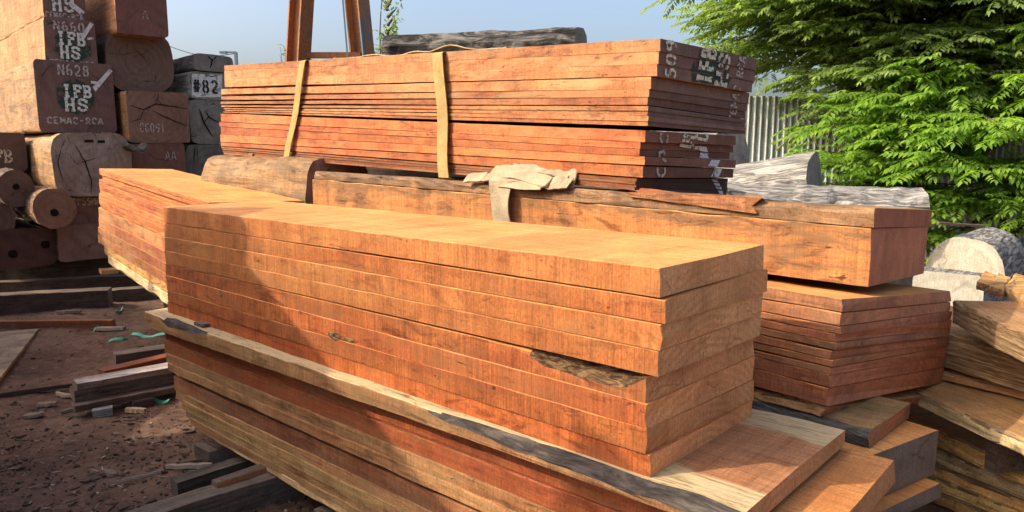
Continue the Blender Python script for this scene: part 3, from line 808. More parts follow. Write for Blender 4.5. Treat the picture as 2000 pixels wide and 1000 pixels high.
# ------------------------------------------------------------------ brown stack under the beam, right of the front stack
G_near = [(1646, 585, 612), (1642, 612.5, 637), (1638, 638, 652), (1635, 653.5, 669), (1633, 670, 685), (1626, 686, 703), (1625, 704, 717), (1624, 720, 732), (1622, 732.5, 757), (1617, 757.5, 795)]
G_right = [(1861, 569, 590), (1858, 590.5, 607), (1858, 607.5, 624), (1858, 624.5, 640), (1855, 640.5, 656), (1853, 656.5, 669), (1850, 669.5, 678), (1850, 679, 695), (1848, 695.5, 716), (1845, 716.5, 747)]
G_txt = ['two knots in its end', 'sunlit wedge at the corner', 'thin', 'thin, small sunlit tip', 'chipped corner', 'ragged right end', 'thin with a dark gap below', 'thin, set back', 'thick with a knot', 'thickest, at its base']
for i in range(10):
    nr = G_near[i]
    x1, zn = FG.front(nr[0], nr[1]); _, znb = FG.front(nr[0], nr[2])
    y1, zr = FG.end(G_right[i][0], G_right[i][1], x1); _, zrb = FG.end(G_right[i][0], G_right[i][2], x1)
    o = plank('plank', FG, -3.3 + 0.03 * i % 0.1, x1, 0, y1, (zn + 0.03, zn, zr), (znb + 0.03, znb, zrb), six('brown', 'orange_top', 'end_brown', 'chew'), rough=0.004, endwob=0.014, tint=(1, .95, .95), gap=0.005)
    tag(o, f'{ORD[i+1]} plank of the brown stack under the beam, {G_txt[i]}', 'plank', 'planks of the brown right stack')
    if i == 0: g_top = (zn, zr, y1)
g_bot = (znb, zrb)
o = plank('waney_slab', FG, -3.2, FG.front(1612, 800)[0], 0.01, 0.98, (g_bot[0] + 0.016, g_bot[0] - 0.006, g_bot[1] - 0.008), (g_bot[0] - 0.04, g_bot[0] - 0.055, g_bot[1] - 0.05), ['old', 'old', 'old', 'old', 'end_brown', 'chew'], rough=0.012, endwob=0.04, wane=lambda s: 0.03 * max(0, min(1, (1 - s) / 0.3)) + 0.01)
tag(o, 'thin warped waney slab below the brown right stack', 'slab')
slab_z = g_bot[0] - 0.055
# packing pieces beam / brown stack
b = beam_z
for j, (xx, lab) in enumerate(((-0.28, 'dark packing block under the near end of the thick beam'), (-2.4, 'dark packing block under the far end of the thick beam'))):
    s = (xx - b[0]) / (b[1] - b[0])
    zt_ = b[7] + (b[5] - b[7]) * s
    zr_ = -0.06
    p = FE.pt(xx, 0.4, 0)
    gz = g_top[0] + 0.01
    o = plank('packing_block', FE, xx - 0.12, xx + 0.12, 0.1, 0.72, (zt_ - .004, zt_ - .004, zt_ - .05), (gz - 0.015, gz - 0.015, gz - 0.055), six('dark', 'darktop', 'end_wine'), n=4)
    tag(o, lab, 'block', 'packing blocks under the thick beam')
# blocks and beams below the brown stack, down to the ground
def block(name, near, right, z, L, th, mats, lab, cat, group=None, **k):
    """timber whose near top corner and right top corner stand at height z under those pixels"""
    a = at_z(*near, z); b = at_z(*right, z); d = (b - a).xy
    F = Frame(a.x, a.y, math.degrees(math.atan2(d.y, d.x)) + 90)
    o = plank(name, F, -L, 0, 0, d.length, (z,) * 3, (z - th,) * 3, mats, **k)
    tag(o, lab, cat, group)
    return F
h1z = slab_z - 0.004
FH1 = block('slab', (1700, 842), (1779, 786), h1z, 1.6, 0.07, ['bark', 'old', 'old', 'old', 'end_brown', 'bark'], 'brown slab poking out under the waney slab at lower right', 'slab', rough=0.008, endwob=0.01, wane=lambda s: 0.03)
h2z = h1z - 0.074
FH2 = block('squared_block', (1669, 902), (1833, 840), h2z, 1.4, 0.2, ['dark', 'orange_top', 'dark', 'dark', 'end_stain', 'bark'], 'squat block with grey stained end at lower right', 'block', rough=0.006, endwob=0.006)
h3z = h2z - 0.204
FH3 = block('slab', (1680, 1016), (1839, 945), h3z, 1.5, 0.06, ['brown', 'orange_top', 'brown', 'brown', 'end_stain', 'chew'], 'reddish slab under the grey-ended block at lower right', 'slab', rough=0.008, endwob=0.012)
zg = h3z - 0.06
for q in range(4):
    zt_ = zg - 0.006 - q * (zg - 0.0) / 4; zb_ = zg - 0.006 - (q + 1) * (zg - 0.0) / 4
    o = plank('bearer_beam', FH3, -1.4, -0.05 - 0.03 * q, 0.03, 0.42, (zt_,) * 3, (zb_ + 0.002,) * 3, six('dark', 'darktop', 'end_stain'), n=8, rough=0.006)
    tag(o, f'{("first","second","third","lowest")[q]} dark bearer below the lower right blocks', 'beam', 'bearers below the right blocks')
# cribs carrying the far half of the brown stack
for q in range(3):
    zt_ = (slab_z - 0.02) * (3 - q) / 3; zb_ = (slab_z - 0.02) * (2 - q) / 3
    o = plank('bearer_beam', FG, -2.9, -2.6, 0.05, 0.9, (zt_,) * 3, (zb_ + 0.004 - (0.05 if q == 2 else 0),) * 3, six('dark', 'darktop', 'end_stain'), n=4, rough=0.006)
    tag(o, f'{("upper","middle","lowest")[q]} dark bearer under the far end of the brown right stack', 'beam', 'bearers under the brown stack')
# bearers under the low front pile
for j, (xx, L_) in enumerate(((-3.45, 0), (-2.15, 0), (-0.55, 0))):
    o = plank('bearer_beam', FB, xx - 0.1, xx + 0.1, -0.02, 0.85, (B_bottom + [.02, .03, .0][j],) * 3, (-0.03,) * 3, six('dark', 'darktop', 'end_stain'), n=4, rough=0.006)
    tag(o, f'dark bearer under the {("left","middle","right")[j]} part of the low front pile', 'beam', 'bearers under the low front pile')

# ------------------------------------------------------------------ log under the left end of the strapped stack, and what carries it
FF = Frame(*at_y(392, 345, 7.1).xy, 138)
def seclog(w, h, p, n=26): return sup(p, n, w / 2, h / 2)
def logat(name, F, xl, xr, yt, yb, L, p, mats, lab, cat='log', group=None, **k):
    """log whose near end fills the pixel box xl..xr, yt..yb in the frame's end plane"""
    y0, z0 = F.end(xl, (yt + yb) / 2); y1, _ = F.end(xr, (yt + yb) / 2)
    _, zt_ = F.end((xl + xr) / 2, yt); _, zb_ = F.end((xl + xr) / 2, yb)
    o = log(name, F.pt(0, (y0 + y1) / 2, (zt_ + zb_) / 2), F.a, L, seclog(y1 - y0, zt_ - zb_, p), mats, **k)
    tag(o, lab, cat, group)
    o['half'] = ((y1 - y0) / 2, (zt_ - zb_) / 2)
    return o
def loc2(o, F, px, py):
    y, z = F.end(px, py); y -= (Vector(o.location) - F.o).dot(F.y)
    return y, z - o.location.z

zF = at_y(460, 306, 7.1).z
pF = at_y(392, 345, 7.45)
ex, ey = Vector((math.cos(FF.a), math.sin(FF.a), 0)), Vector((-math.sin(FF.a), math.cos(FF.a), 0))
nF = Vector((pF.x, pF.y, 0)) + ex * 1.85 + ey * 0.34
oF = log('hewn_log', (nF.x, nF.y, zF - 0.27), FF.a, 1.85, sup(3.2, 24, 0.33, 0.27), ['tan', 'end_log'], rough=0.03)
oF.color = (0.75, 0.75, 0.72, 1)
tag(oF, 'rounded brown hewn log under the left end of the strapped stack', 'log')
o = log('hewn_log', (nF.x, nF.y, (zF - 0.54) / 2), FF.a, 1.8, sup(6, 24, 0.36, (zF - 0.54) / 2 + 0.02), ['dark', 'end_wine'], rough=0.02)
tag(o, 'big dark log below the rounded brown log, hidden behind the left stack', 'log')
px0 = FD.front(490, 303)[0]
o = plank('spacer_block', FD, px0 - 0.05, px0 + 0.05, -0.01, 0.5, (FD.front(490, 300)[1],) * 3, (zF + 0.0,) * 3, six('brown', 'brown', 'end_brown'), n=3)
tag(o, 'small wood spacer between the rounded log and the strapped stack', 'spacer')

# ------------------------------------------------------------------ webbing slings
def web_mat(name, a, b):
    t = NT(name); v = t.objvec()
    n = t.noise(v, 9, 6, 0.7)
    w = t.noise(v, 1, 2, 0.5, sc=(260, 260, 60))
    col = t.mix(t.ramp(n, (0.35, 0.0), (0.7, 1.0)), a, b)
    col = t.mix(0.5, col, t.ramp(w, (0.3, 0.55), (0.7, 1.25)), 'MULTIPLY')
    t.bsdf(col, 0.9, w, 0.6, 0.003, 0.1)
    return t.m
M['web'] = web_mat('webbing', (0.42, 0.29, 0.11), (0.26, 0.18, 0.075))
M['cloth'] = web_mat('sling_cloth', (0.40, 0.315, 0.20), (0.25, 0.185, 0.115))

def ribbon(name, path, width_dir, width, thick, mat, parent=None, tw=None, closed=False):
    """a band of webbing along a path; width_dir(i) gives its cross direction"""
    n = len(path); V = []
    for i, p in enumerate(path):
        q = Vector(path[(i + 1) % n] if (closed or i + 1 < n) else path[i]) - Vector(path[i - 1] if (closed or i) else path[i])
        wd = Vector(width_dir(i) if callable(width_dir) else width_dir).normalized()
        nn = q.cross(wd).normalized()
        w = width(i) if callable(width) else width
        p = Vector(p)
        for sgn, t in ((-1, -1), (0, -1.25), (1, -1), (1, 1), (0, 1.25), (-1, 1)):
            V.append(p + wd * w / 2 * sgn + nn * thick / 2 * t)
    Fc = []
    m = 6
    for i in range(n if closed else n - 1):
        j = (i + 1) % n
        for k in range(m):
            Fc.append((i * m + k, i * m + (k + 1) % m, j * m + (k + 1) % m, j * m + k))
    if not closed:
        Fc += [tuple(range(m)), tuple((n - 1) * m + k for k in range(m))]
    o = mesh_obj(name, V, Fc, [mat], parent=parent)
    import bmesh
    bm = bmesh.new(); bm.from_mesh(o.data); bmesh.ops.recalc_face_normals(bm, faces=bm.faces); bm.to_mesh(o.data); bm.free()
    return o

def sling(pt_top, pt_bot, W, lab, wpx):
    (xa, za), (xb, zb_) = FD.front(*pt_top), FD.front(*pt_bot)
    path = []
    n = 16
    for i in range(n + 1):
        s = i / n
        x = xa + (xb - xa) * s + 0.012 * math.sin(s * 5)
        path.append(FD.pt(x, -0.03 - 0.006 * math.sin(s * 9), za + (zb_ - za) * s))
    path.append(FD.pt(xb, 0.03, zb_ - 0.022))
    path.append(FD.pt(xb, W * .5, zb_ - 0.024))
    path.append(FD.pt(xb - .02, W + 0.01, zb_ - 0.02))
    path.append(FD.pt(xb - .02, W + 0.05, zb_ + 0.05))
    path.append(FD.pt(xa - .05, W + 0.05, za - 0.08))
    path.append(FD.pt(xa - .05, W + 0.02, za + 0.0))
    path.append(FD.pt(xa - .02, W * .5, za + 0.016))
    path.append(FD.pt(xa, 0.02, za + 0.016))
    path.append(FD.pt(xa, -0.02, za + 0.008))
    o = ribbon('webbing_sling', path, FD.x, wpx, 0.006, 'web', closed=True)
    return tag(o, lab, 'strap', 'slings round the strapped stack')
sling((597, 121), (566, 318), 0.92, 'yellowish webbing strap round the left part of the strapped stack', 0.10)
sling((861, 106), (876, 346), 0.92, 'yellowish webbing strap round the middle of the strapped stack', 0.11)
# loose tail lying on top between the straps
pts = []
for i in range(26):
    s = i / 25
    px = 640 + 330 * s
    x = FD.front(px, 110)[0]
    zt_ = FD.front(px, 0)[0]
    zz = D_obj[0]['box']
    sx = (x - zz[0]) / (zz[1] - zz[0])
    zt_ = zz[6] + (zz[4] - zz[6]) * sx
    pts.append(FD.pt(x, 0.05 + 0.05 * math.sin(s * 7) + 0.04, zt_ + 0.012 + 0.03 * max(0, math.sin(s * 12 - 0.5)) ** 2 * (1 if 0.25 < s < 0.8 else 0.2)))
o = ribbon('sling_tail', pts, lambda i: FD.y + Vector((0, 0, 0.25 * math.sin(i * 0.9))), 0.08, 0.007, 'cloth')
tag(o, 'loose webbing tail lying along the top of the strapped stack', 'strap')

# crumpled sling on the ledge of the beam
def on_beam(px):
    x = FE.front(px, 360)[0]; s = (x - ub[0]) / (ub[1] - ub[0]); return x, ub[6] + (ub[4] - ub[6]) * s
heap = bpy.data.objects.new('crumpled_sling', None); COL.objects.link(heap)
x_, z_ = on_beam(1010); heap.location = FE.pt(x_, 0.03, z_)
tag(heap, 'crumpled beige cloth sling heaped on the beam with one end hanging down', 'strap')
def cloth_sheet(name, x0, x1, yb, prof, mat, seed, dep=0.15, nx=36, ny=12):
    """a folded length of band: a thin closed sheet draped in ridges"""
    V = []; Fc = []
    for side in (0, 1):
        for j in range(ny + 1):
            for i in range(nx + 1):
                s, t = i / nx, j / ny
                px = x0 + (x1 - x0) * s
                x, zb_ = on_beam(px)
                h = prof(s, t) + 0.018 * fr(s * 5, t * 4, 0, 1.6, seed) + 0.010 * abs(fr(s * 9, t * 12, 0, 1.8, seed)) - 0.012 * max(0, fr(s * 4 + t * 6, t * 3 - s * 7, 0, 1.9, seed))
                p = FE.pt(x, yb + dep * t, zb_ + max(0.004, h) + (0.0 if side == 0 else -0.004)) - heap.location
                V.append(p)
    k = (nx + 1) * (ny + 1)
    for j in range(ny):
        for i in range(nx):
            a = j * (nx + 1) + i
            Fc.append((a, a + 1, a + nx + 2, a + nx + 1)); Fc.append((k + a, k + a + nx + 1, k + a + nx + 2, k + a + 1))
    return mesh_obj(name, V, Fc, [mat], parent=heap, smooth=True)
def band_fold(name, pts, w, lean, seed):
    """a length of flat band: (pixel x, height over the beam, distance behind its front edge), broad side leaning towards the camera"""
    path = []
    n = 34
    for i in range(n + 1):
        t = i / n * (len(pts) - 1); k = min(int(t), len(pts) - 2); q = t - k; q = q * q * (3 - 2 * q)
        a, b = pts[k], pts[k + 1]
        x, zb_ = on_beam(a[0] + (b[0] - a[0]) * q)
        path.append(FE.pt(x, a[2] + (b[2] - a[2]) * q + 0.006 * fr(i * .3, 1, 0, 1, seed), zb_ + 0.8 * (a[1] + (b[1] - a[1]) * q) + 0.007 * fr(i * .35, 5, 0, 1, seed)) - heap.location)
    wd = lambda i: FE.y * math.cos(lean + 0.5 * fr(i * .16, 2, 0, 1, seed)) + Vector((0, 0, 1)) * math.sin(lean + 0.5 * fr(i * .16, 2, 0, 1, seed))
    return ribbon(name, path, wd, lambda i: w * (1 + 0.12 * fr(i * .2, 8, 0, 1, seed)), 0.008, 'cloth', parent=heap)
band_fold('fold', [(948, 0.07, 0.05), (985, 0.085, 0.055), (1040, 0.08, 0.06), (1085, 0.07, 0.055), (1113, 0.06, 0.05)], 0.13, 0.95, 3)
band_fold('fold', [(914, 0.025, -0.02), (950, 0.045, -0.01), (1000, 0.05, -0.005), (1050, 0.04, 0.0)], 0.075, 0.7, 6)
band_fold('fold', [(960, 0.095, 0.02), (1000, 0.085, 0.0), (1050, 0.055, -0.015), (1078, 0.035, -0.02), (1068, 0.02, -0.03), (1020, 0.015, -0.035), (985, 0.02, -0.03)], 0.085, 0.75, 9)
band_fold('fold', [(975, 0.115, 0.045), (1020, 0.12, 0.05), (1065, 0.10, 0.05), (1100, 0.07, 0.045)], 0.05, 0.5, 12)
band_fold('fold', [(1045, 0.02, -0.02), (1085, 0.03, -0.015), (1114, 0.035, 0.0)], 0.09, 0.8, 15)
# hanging end
path = []
xa, za = on_beam(988)
for i in range(20):
    s = i / 19
    if s < 0.25:
        q = s / 0.25; path.append(FE.pt(xa, 0.06 - 0.10 * q, za + 0.05 - 0.028 * q * q) - heap.location)
    else:
        q = (s - 0.25) / 0.75
        path.append(FE.pt(xa - 0.012 * q + 0.03 * q * q, -0.045 - 0.012 * math.sin(q * 4), za + 0.022 - 0.33 * q) - heap.location)
ribbon('hanging_end', path, lambda i: FE.x + FE.y * 0.12 * math.sin(i * .4), lambda i: 0.19 - 0.003 * i, 0.007, 'cloth', parent=heap)

# ------------------------------------------------------------------ right-hand pile of old bark-edged boards
FI = Frame(2.62, 4.35, 286)      # x runs away from the camera here: yaw chosen so the bark edges face left
# far-left front corners and near-right front corners (pixel), top and bottom of each board's left edge
I_tab = [  # (far px, top, bottom), (at px 2000: top, bottom), face, edge, label
    ((1862, 585, 642), (652, 682), 'old', 'flaky', 'weathered top board of the right pile, flaky bark edge half in sun', 0.62),
    ((1856, 652, 723), (690, 757), 'old', 'flaky', 'thick bark-covered slab second from the top of the right pile', 0.62),
    ((1850, 728, 742), (762, 782), 'old', 'old', 'thin board below the bark-covered slab of the right pile', 0.6),
    ((1806, 774, 797), (860, 890), 'old', 'sap', 'wide olive-topped board of the right pile with pale knotty edge', 0.75),
    ((1838, 842, 878), (912, 944), 'orange', 'gold', 'orange cracked slab of the right pile below the wide olive board', 0.6),
    ((1836, 880, 908), (946, 972), 'old', 'sap', 'pale flaky board above the dark slit of the right pile', 0.6),
    ((1834, 912, 934), (978, 1000), 'old', 'gold', 'grey-brown board below the dark slit of the right pile', 0.6),
    ((1832, 935, 958), (1001, 1024), 'gold', 'gold', 'golden board near the bottom of the right pile', 0.6),
    ((1832, 960, 985), (1026, 1052), 'old', 'gold', 'lowest grey-brown board of the right pile', 0.6),
]
def right_board(i, tab):
    (pf, yt, yb), (rt, rb), face, edge, lab, W = tab
    Yf = 3.80 - 0.01 * i - (0.2 if i == 3 else 0)
    a = at_y(pf, yt, Yf); ab = at_y(pf, yb, Yf)
    c = at_z(2000, rt, a.z); cb = at_y(2000, rb, c.y)
    d = (c - a).xy; L = d.length
    F = Frame(c.x, c.y, math.degrees(math.atan2(d.y, d.x)) + 180)
    back = 0.0 if i == 0 else 0.9
    zb_ = max(-0.02, ab.z * 0.6 + cb.z * 0.4)
    o = plank('board', F, -L - back, 0.9, 0, W, (a.z,) * 3, (zb_,) * 3, [edge, face, face, face, 'end_stain', 'flaky'], rough=0.007, endwob=0.02, edge=0.006, n=60, wane=lambda s: 0.012 + 0.012 * abs(fr(s * 15, i, 0, 1, 3)))
    tag(o, lab, 'board', 'boards of the right pile')
    return F, (a.z,) * 3, (zb_,) * 3, L
ibox = []
for i, tb in enumerate(I_tab): ibox.append(right_board(i, tb))
F0, zt0_, zb0_, L0 = ibox[0]
Fl, ztl, zbl, Ll = ibox[-1]
for i in range(len(ibox) - 1):
    # sticks that keep the boards of this pile apart
    Fi, zt_i, zb_i, Li = ibox[i]; Fj, zt_j, zb_j, Lj = ibox[i + 1]
    za = zb_i[0] + (zb_i[1] - zb_i[0]) * 0.5; zb = zt_j[0] + (zt_j[1] - zt_j[0]) * 0.5
    if za - zb > 0.006:
        o = plank('sticker', Fi, -Li * 0.5, -Li * 0.5 + 0.06, 0.1, 0.5, (za + .004,) * 3, (zb - .004,) * 3, six('dark', 'dark', 'dark'), n=3)
        tag(o, f'dark separating stick {("below the top board","below the bark-covered slab","above the wide olive board","below the wide olive board","below the orange cracked slab","in the dark slit","above the golden board","below the golden board")[i]} of the right pile', 'stick', 'separating sticks of the right pile')
# cracked golden slab pieces on top
def lump(name, pts, z0, th, mats, lab, cat, seed=1):
    n = len(pts); V = []; Fc = []
    cx = sum(p.x for p in pts) / n; cy = sum(p.y for p in pts) / n
    rings = [(1.0, 0.0), (1.03, 0.5), (0.98, 0.92), (0.75, 1.0)]
    for (k, h) in rings:
        for p in pts:
            V.append((((p.x - cx) * k), ((p.y - cy) * k), p.z - z0 - th + th * h + 0.01 * fr(p.x, p.y, h, 6, seed)))
    Fc.append(tuple(reversed(range(n)))); fm = [1]
    for r in range(len(rings) - 1):
        for i in range(n):
            Fc.append((r * n + i, r * n + (i + 1) % n, (r + 1) * n + (i + 1) % n, (r + 1) * n + i)); fm.append(0 if r < 2 else 1)
    Fc.append(tuple((len(rings) - 1) * n + i for i in range(n))); fm.append(1)
    o = mesh_obj(name, V, Fc, mats, fm); o.location = (cx, cy, z0)
    import bmesh
    bm = bmesh.new(); bm.from_mesh(o.data); bmesh.ops.recalc_face_normals(bm, faces=bm.faces); bm.to_mesh(o.data); bm.free()
    tag(o, lab, cat); return o
def poly_on(z, pix, sub=3):
    P = [at_z(*p, z) for p in pix]; out = []
    for a, b in zip(P, P[1:] + P[:1]):
        for k in range(sub):
            q = a.lerp(b, k / sub); q.x += 0.012 * fr(q.x, q.y, 0, 9, 3); q.y += 0.012 * fr(q.x, q.y, 5, 9, 3); out.append(q)
    return out
zI = zt0_[0] + 0.05
lump('cracked_slab', poly_on(zI, [(1908, 549), (1936, 556), (1948, 536), (1925, 527)]), zI - .05, 0.05, ['chew', 'gold'], 'broken corner piece of golden slab on top of the right pile', 'slab', 2)
lump('cracked_slab', poly_on(zI, [(1934, 557), (1961, 564), (1974, 540), (1950, 532)]), zI - .05, 0.05, ['chew', 'gold'], 'middle chunk of cracked golden slab on top of the right pile', 'slab', 5)
lump('cracked_slab', poly_on(zI, [(1962, 560), (2010, 580), (2060, 575), (2040, 545), (1984, 533), (1972, 545)]), zI - .05, 0.055, ['old', 'gold'], 'long golden slab on top of the right pile reaching the picture edge', 'slab', 9)

# ------------------------------------------------------------------ half-round pale log and block, right background
pJ = at_y(1884, 506, 6.4)
aJ = math.radians(-132)          # the cut end looks towards the camera's left
secJ = []
rw, rh = 0.31, 0.40
for i in range(26):
    t = math.pi * i / 25
    secJ.append((rw * math.cos(t) * (1 if True else 1), -0.2 + 0.39 * math.sin(t) ** 0.8))
secJ += [(-rw * 0.98, -0.215), (-rw * .3, -0.222), (rw * .3, -0.222), (rw * 0.98, -0.215)]
o = log('half_round_log', pJ, aJ, 1.1, secJ, ['bleach', 'end_pale'], rough=0.015)
tag(o, 'grey half-round log with pale sunlit cut end beside the green shrubs', 'log')
pJ2 = at_y(1850, 556, 6.25)
o = log('squared_log', (pJ2.x, pJ2.y, pJ2.z - 0.1), aJ, 1.8, sup(8, 24, 0.27, 0.2), ['bleach', 'end_pale'], rough=0.02)
o.color = (0.85, 0.9, 0.95, 1)
tag(o, 'pale squared log beneath the half-round log', 'log')
zb_ = pJ2.z - 0.3
o = log('squared_log', (pJ2.x + 0.15, pJ2.y + 0.3, zb_ / 2), aJ, 2.2, sup(8, 24, 0.45, zb_ / 2 + 0.02), ['grey', 'end_grey'], rough=0.02)
tag(o, 'grey squared log at the bottom under the pale one, hidden by the right pile', 'log')
o = plank('thin_offcut', Frame(*at_y(1925, 440, 6.9).xy, 170), -0.4, 0, 0, 0.06, (pJ.z + .27, pJ.z + .245, pJ.z + .245), (pJ.z + .245, pJ.z + .225, pJ.z + .225), six('dark', 'darktop', 'end_stain'), n=5)
tag(o, 'thin dark offcut lying on the half-round log', 'offcut')

# ------------------------------------------------------------------ weathered grey logs behind the beam
def slabpoly(name, pix_top, Y, depth, mats, lab, seed):
    pass
p1 = at_y(1598, 338, 7.2)
o = log('hewn_log', (p1.x, p1.y + .1, p1.z), math.radians(-33), 1.9, [(-.34, -.17), (-.36, -.04), (-.25, .10), (-.05, .16), (.14, .20), (.30, .20), (.36, .10), (.34, -.1), (.25, -.18), (0, -.2)], ['bleach', 'end_grey'], rough=0.03, tilt=-0.13, taper=0.35, fs=2.5)
tag(o, 'bleached hewn log tilted up with dark grey end, behind the beam', 'log', 'weathered logs behind the beam')
p2 = at_y(1800, 384, 6.6)
o = log('hewn_log', (p2.x, p2.y, p2.z - 0.03), math.radians(-8), 2.3, [(-.14, -.16), (-.2, -.05), (-.14, .05), (.0, .09), (.12, .07), (.17, -.05), (.14, -.16), (0, -.2)], ['bleach', 'end_grey'], rough=0.05, taper=-0.75, fs=2.4, n=24)
tag(o, 'long gnarled grey log with narrowed right end lying behind the beam', 'log', 'weathered logs behind the beam')
for j, (px, yy, lab) in enumerate(((1540, 6.95, 'dark support log under the gnarled grey logs, left one'), (1730, 6.95, 'dark support log under the gnarled grey logs, right one'))):
    q = at_y(px, 420, yy)
    o = log('hewn_log', (q.x, q.y + 0.1, 0.52), math.radians(-100), 1.0, sup(5, 22, 0.34, 0.56), ['grey', 'end_grey'], rough=0.03)
    tag(o, lab, 'log', 'support logs behind the beam')
# grey concrete-pale stump behind the strapped stack's right end
q = at_y(1425, 300, 8.6)
o = log('squared_log', (q.x, q.y, q.z - .35), math.radians(-60), 1.6, sup(4, 22, .32, .62), ['grey', 'end_grey'], rough=0.04)
o.color = (1.25, 1.22, 1.18, 1)
tag(o, 'pale grey squared log standing out behind the strapped stack beside the fence', 'log')
zq = q.z - .97
if zq > 0.05:
    o = log('squared_log', (q.x, q.y, zq / 2), math.radians(-60), 1.7, sup(6, 22, .36, zq / 2 + .02), ['grey', 'end_grey'], rough=0.03)
    tag(o, 'grey squared log under the pale one beside the fence', 'log')

# ------------------------------------------------------------------ blackened log high behind the strapped stack, with the logs that carry it
FN = Frame(0, 8.2, 172)
pN = at_y(1136, 84, 8.0); pN0 = at_y(770, 82, 8.6)
d = pN - pN0
o = log('charred_log', pN, math.atan2(d.y, d.x), d.length, [(-.3, -.17), (-.33, 0), (-.27, .12), (-.1, .15), (.1, .155), (.27, .11), (.32, 0), (.3, -.16), (.1, -.18), (-.1, -.18)], ['black', 'end_grey'], rough=0.035, fs=2.5, n=20)
tag(o, 'blackened weathered log lying highest, behind the strapped stack against the sky', 'log')
zc = pN.z - 0.17
hs = [zc * 0.27, zc * 0.27, zc * 0.26, zc * 0.2]
zz = -0.01
mid = (pN + pN0) / 2
for k, h in enumerate(hs):
    o = log('squared_log', (mid.x + 1.6, mid.y + 0.3 - 0.1 * (k == 3), zz + h / 2), math.atan2(d.y, d.x) + 0.02 * k, 3.4, sup(7, 22, 0.55, h / 2 + 0.01), ['grey' if k == 3 else 'dark', 'end_grey'], rough=0.015)
    tag(o, f'{("lowest","second","third","uppermost")[k]} log of the pile hidden under the blackened log', 'log', 'logs under the blackened log')
    zz += h

# ------------------------------------------------------------------ rusty gantry behind
def steel(name, base, rust, amt):
    t = NT(name); v = t.objvec()
    n = t.noise(v, 1, 7, 0.7, 0.6, sc=(6, 6, 1.6)); f = t.noise(v, 40, 4, 0.7)
    r = t.mix(t.ramp(f, (0.35, 0.0), (0.7, 1.0)), rust, (0.42, 0.17, 0.05))
    col = t.mix(t.ramp(n, (amt - 0.1, 1.0), (amt + 0.08, 0.0)), base, r)
    t.bsdf(col, 0.7, t.math('ADD', n, t.math('MULTIPLY', f, 0.4)), 0.4, 0.01, 0.3)
    return t.m
M['rust'] = steel('rusty_steel', (0.07, 0.09, 0.09), (0.16, 0.055, 0.025), 0.62)
M['bluesteel'] = steel('blue_painted_steel', (0.11, 0.17, 0.20), (0.16, 0.06, 0.03), 0.40)
M['rustbright'] = steel('bright_rust_steel', (0.30, 0.12, 0.05), (0.45, 0.19, 0.06), 0.5)
def boxv(V, Fc, c, dx, dy, dz, R=None):
    b = len(V)
    for sx in (-1, 1):
        for sy in (-1, 1):
            for sz in (-1, 1):
                p = Vector((sx * dx / 2, sy * dy / 2, sz * dz / 2))
                if R: p = R @ p
                V.append(Vector(c) + p)
    for f in ((0, 1, 3, 2), (4, 6, 7, 5), (0, 4, 5, 1), (2, 3, 7, 6), (0, 2, 6, 4), (1, 5, 7, 3)):
        Fc.append(tuple(b + k for k in f))
gantry = bpy.data.objects.new('gantry', None); COL.objects.link(gantry)
YG = 14.0
gantry.location = (at_y(640, 200, YG).x, YG, 0)
tag(gantry, 'rusty steel gantry with two leaning legs and crossbar against the sky', 'gantry')
def leg(pb, pt, half, mats, nm):
    """I-section leg from bottom to top pixel, flanges left and right, web between"""
    b = at_y(*pb, YG); t = at_y(*pt, YG)
    dirv = (t - b).normalized()
    b0 = b + dirv * (-(b.z) / dirv.z); t0 = b + dirv * ((5.6 - b.z) / dirv.z)
    L = (t0 - b0).length; c = (t0 + b0) / 2 - gantry.location
    R = dirv.to_track_quat('Z', 'Y').to_matrix()
    R = Matrix.Rotation(math.radians(-32), 3, 'Z') @ Matrix.Identity(3)
    tiltq = Vector((0, 0, 1)).rotation_difference(dirv).to_matrix()
    R = tiltq @ R
    parts = []
    for (ox, oy, dx, dy, mt) in ((-half, 0, 0.03, 0.30, mats[0]), (half, 0, 0.03, 0.30, mats[1]), (0, 0, half * 2 - 0.03, 0.025, mats[2])):
        V = []; Fc = []
        boxv(V, Fc, c + R @ Vector((ox, oy, 0)), dx, dy, L, R)
        parts.append((V, Fc, mt))
    root = mesh_obj(nm, *parts[0][:2], [parts[0][2]], parent=gantry)
    mesh_obj('flange', *parts[1][:2], [parts[1][2]], parent=root)
    mesh_obj('web_plate', *parts[2][:2], [parts[2][2]], parent=root)
M['halfblue'] = steel('half_painted_steel', (0.10, 0.145, 0.165), (0.24, 0.09, 0.035), 0.53)
leg((582, 120), (589, 0), 0.15, ('rust', 'rust', 'rustbright'), 'leg')
leg((708, 110), (697, 0), 0.15, ('rustbright', 'halfblue', 'rust'), 'leg')
V = []; Fc = []
ca, cb = at_y(590, 110, YG), at_y(705, 106, YG)
boxv(V, Fc, (ca + cb) / 2 - gantry.location, (cb - ca).length, 0.12, 0.10)
mesh_obj('crossbar', V, Fc, ['rust'], parent=gantry)
V = []; Fc = []
ca, cb = at_y(679, 112, YG - .1), at_y(667, -30, YG - .1)
dv = (cb - ca)
boxv(V, Fc, (ca + cb) / 2 - gantry.location, 0.025, 0.025, dv.length, Vector((0, 0, 1)).rotation_difference(dv.normalized()).to_matrix())
mesh_obj('hoist_cable', V, Fc, ['bluesteel'], parent=gantry)

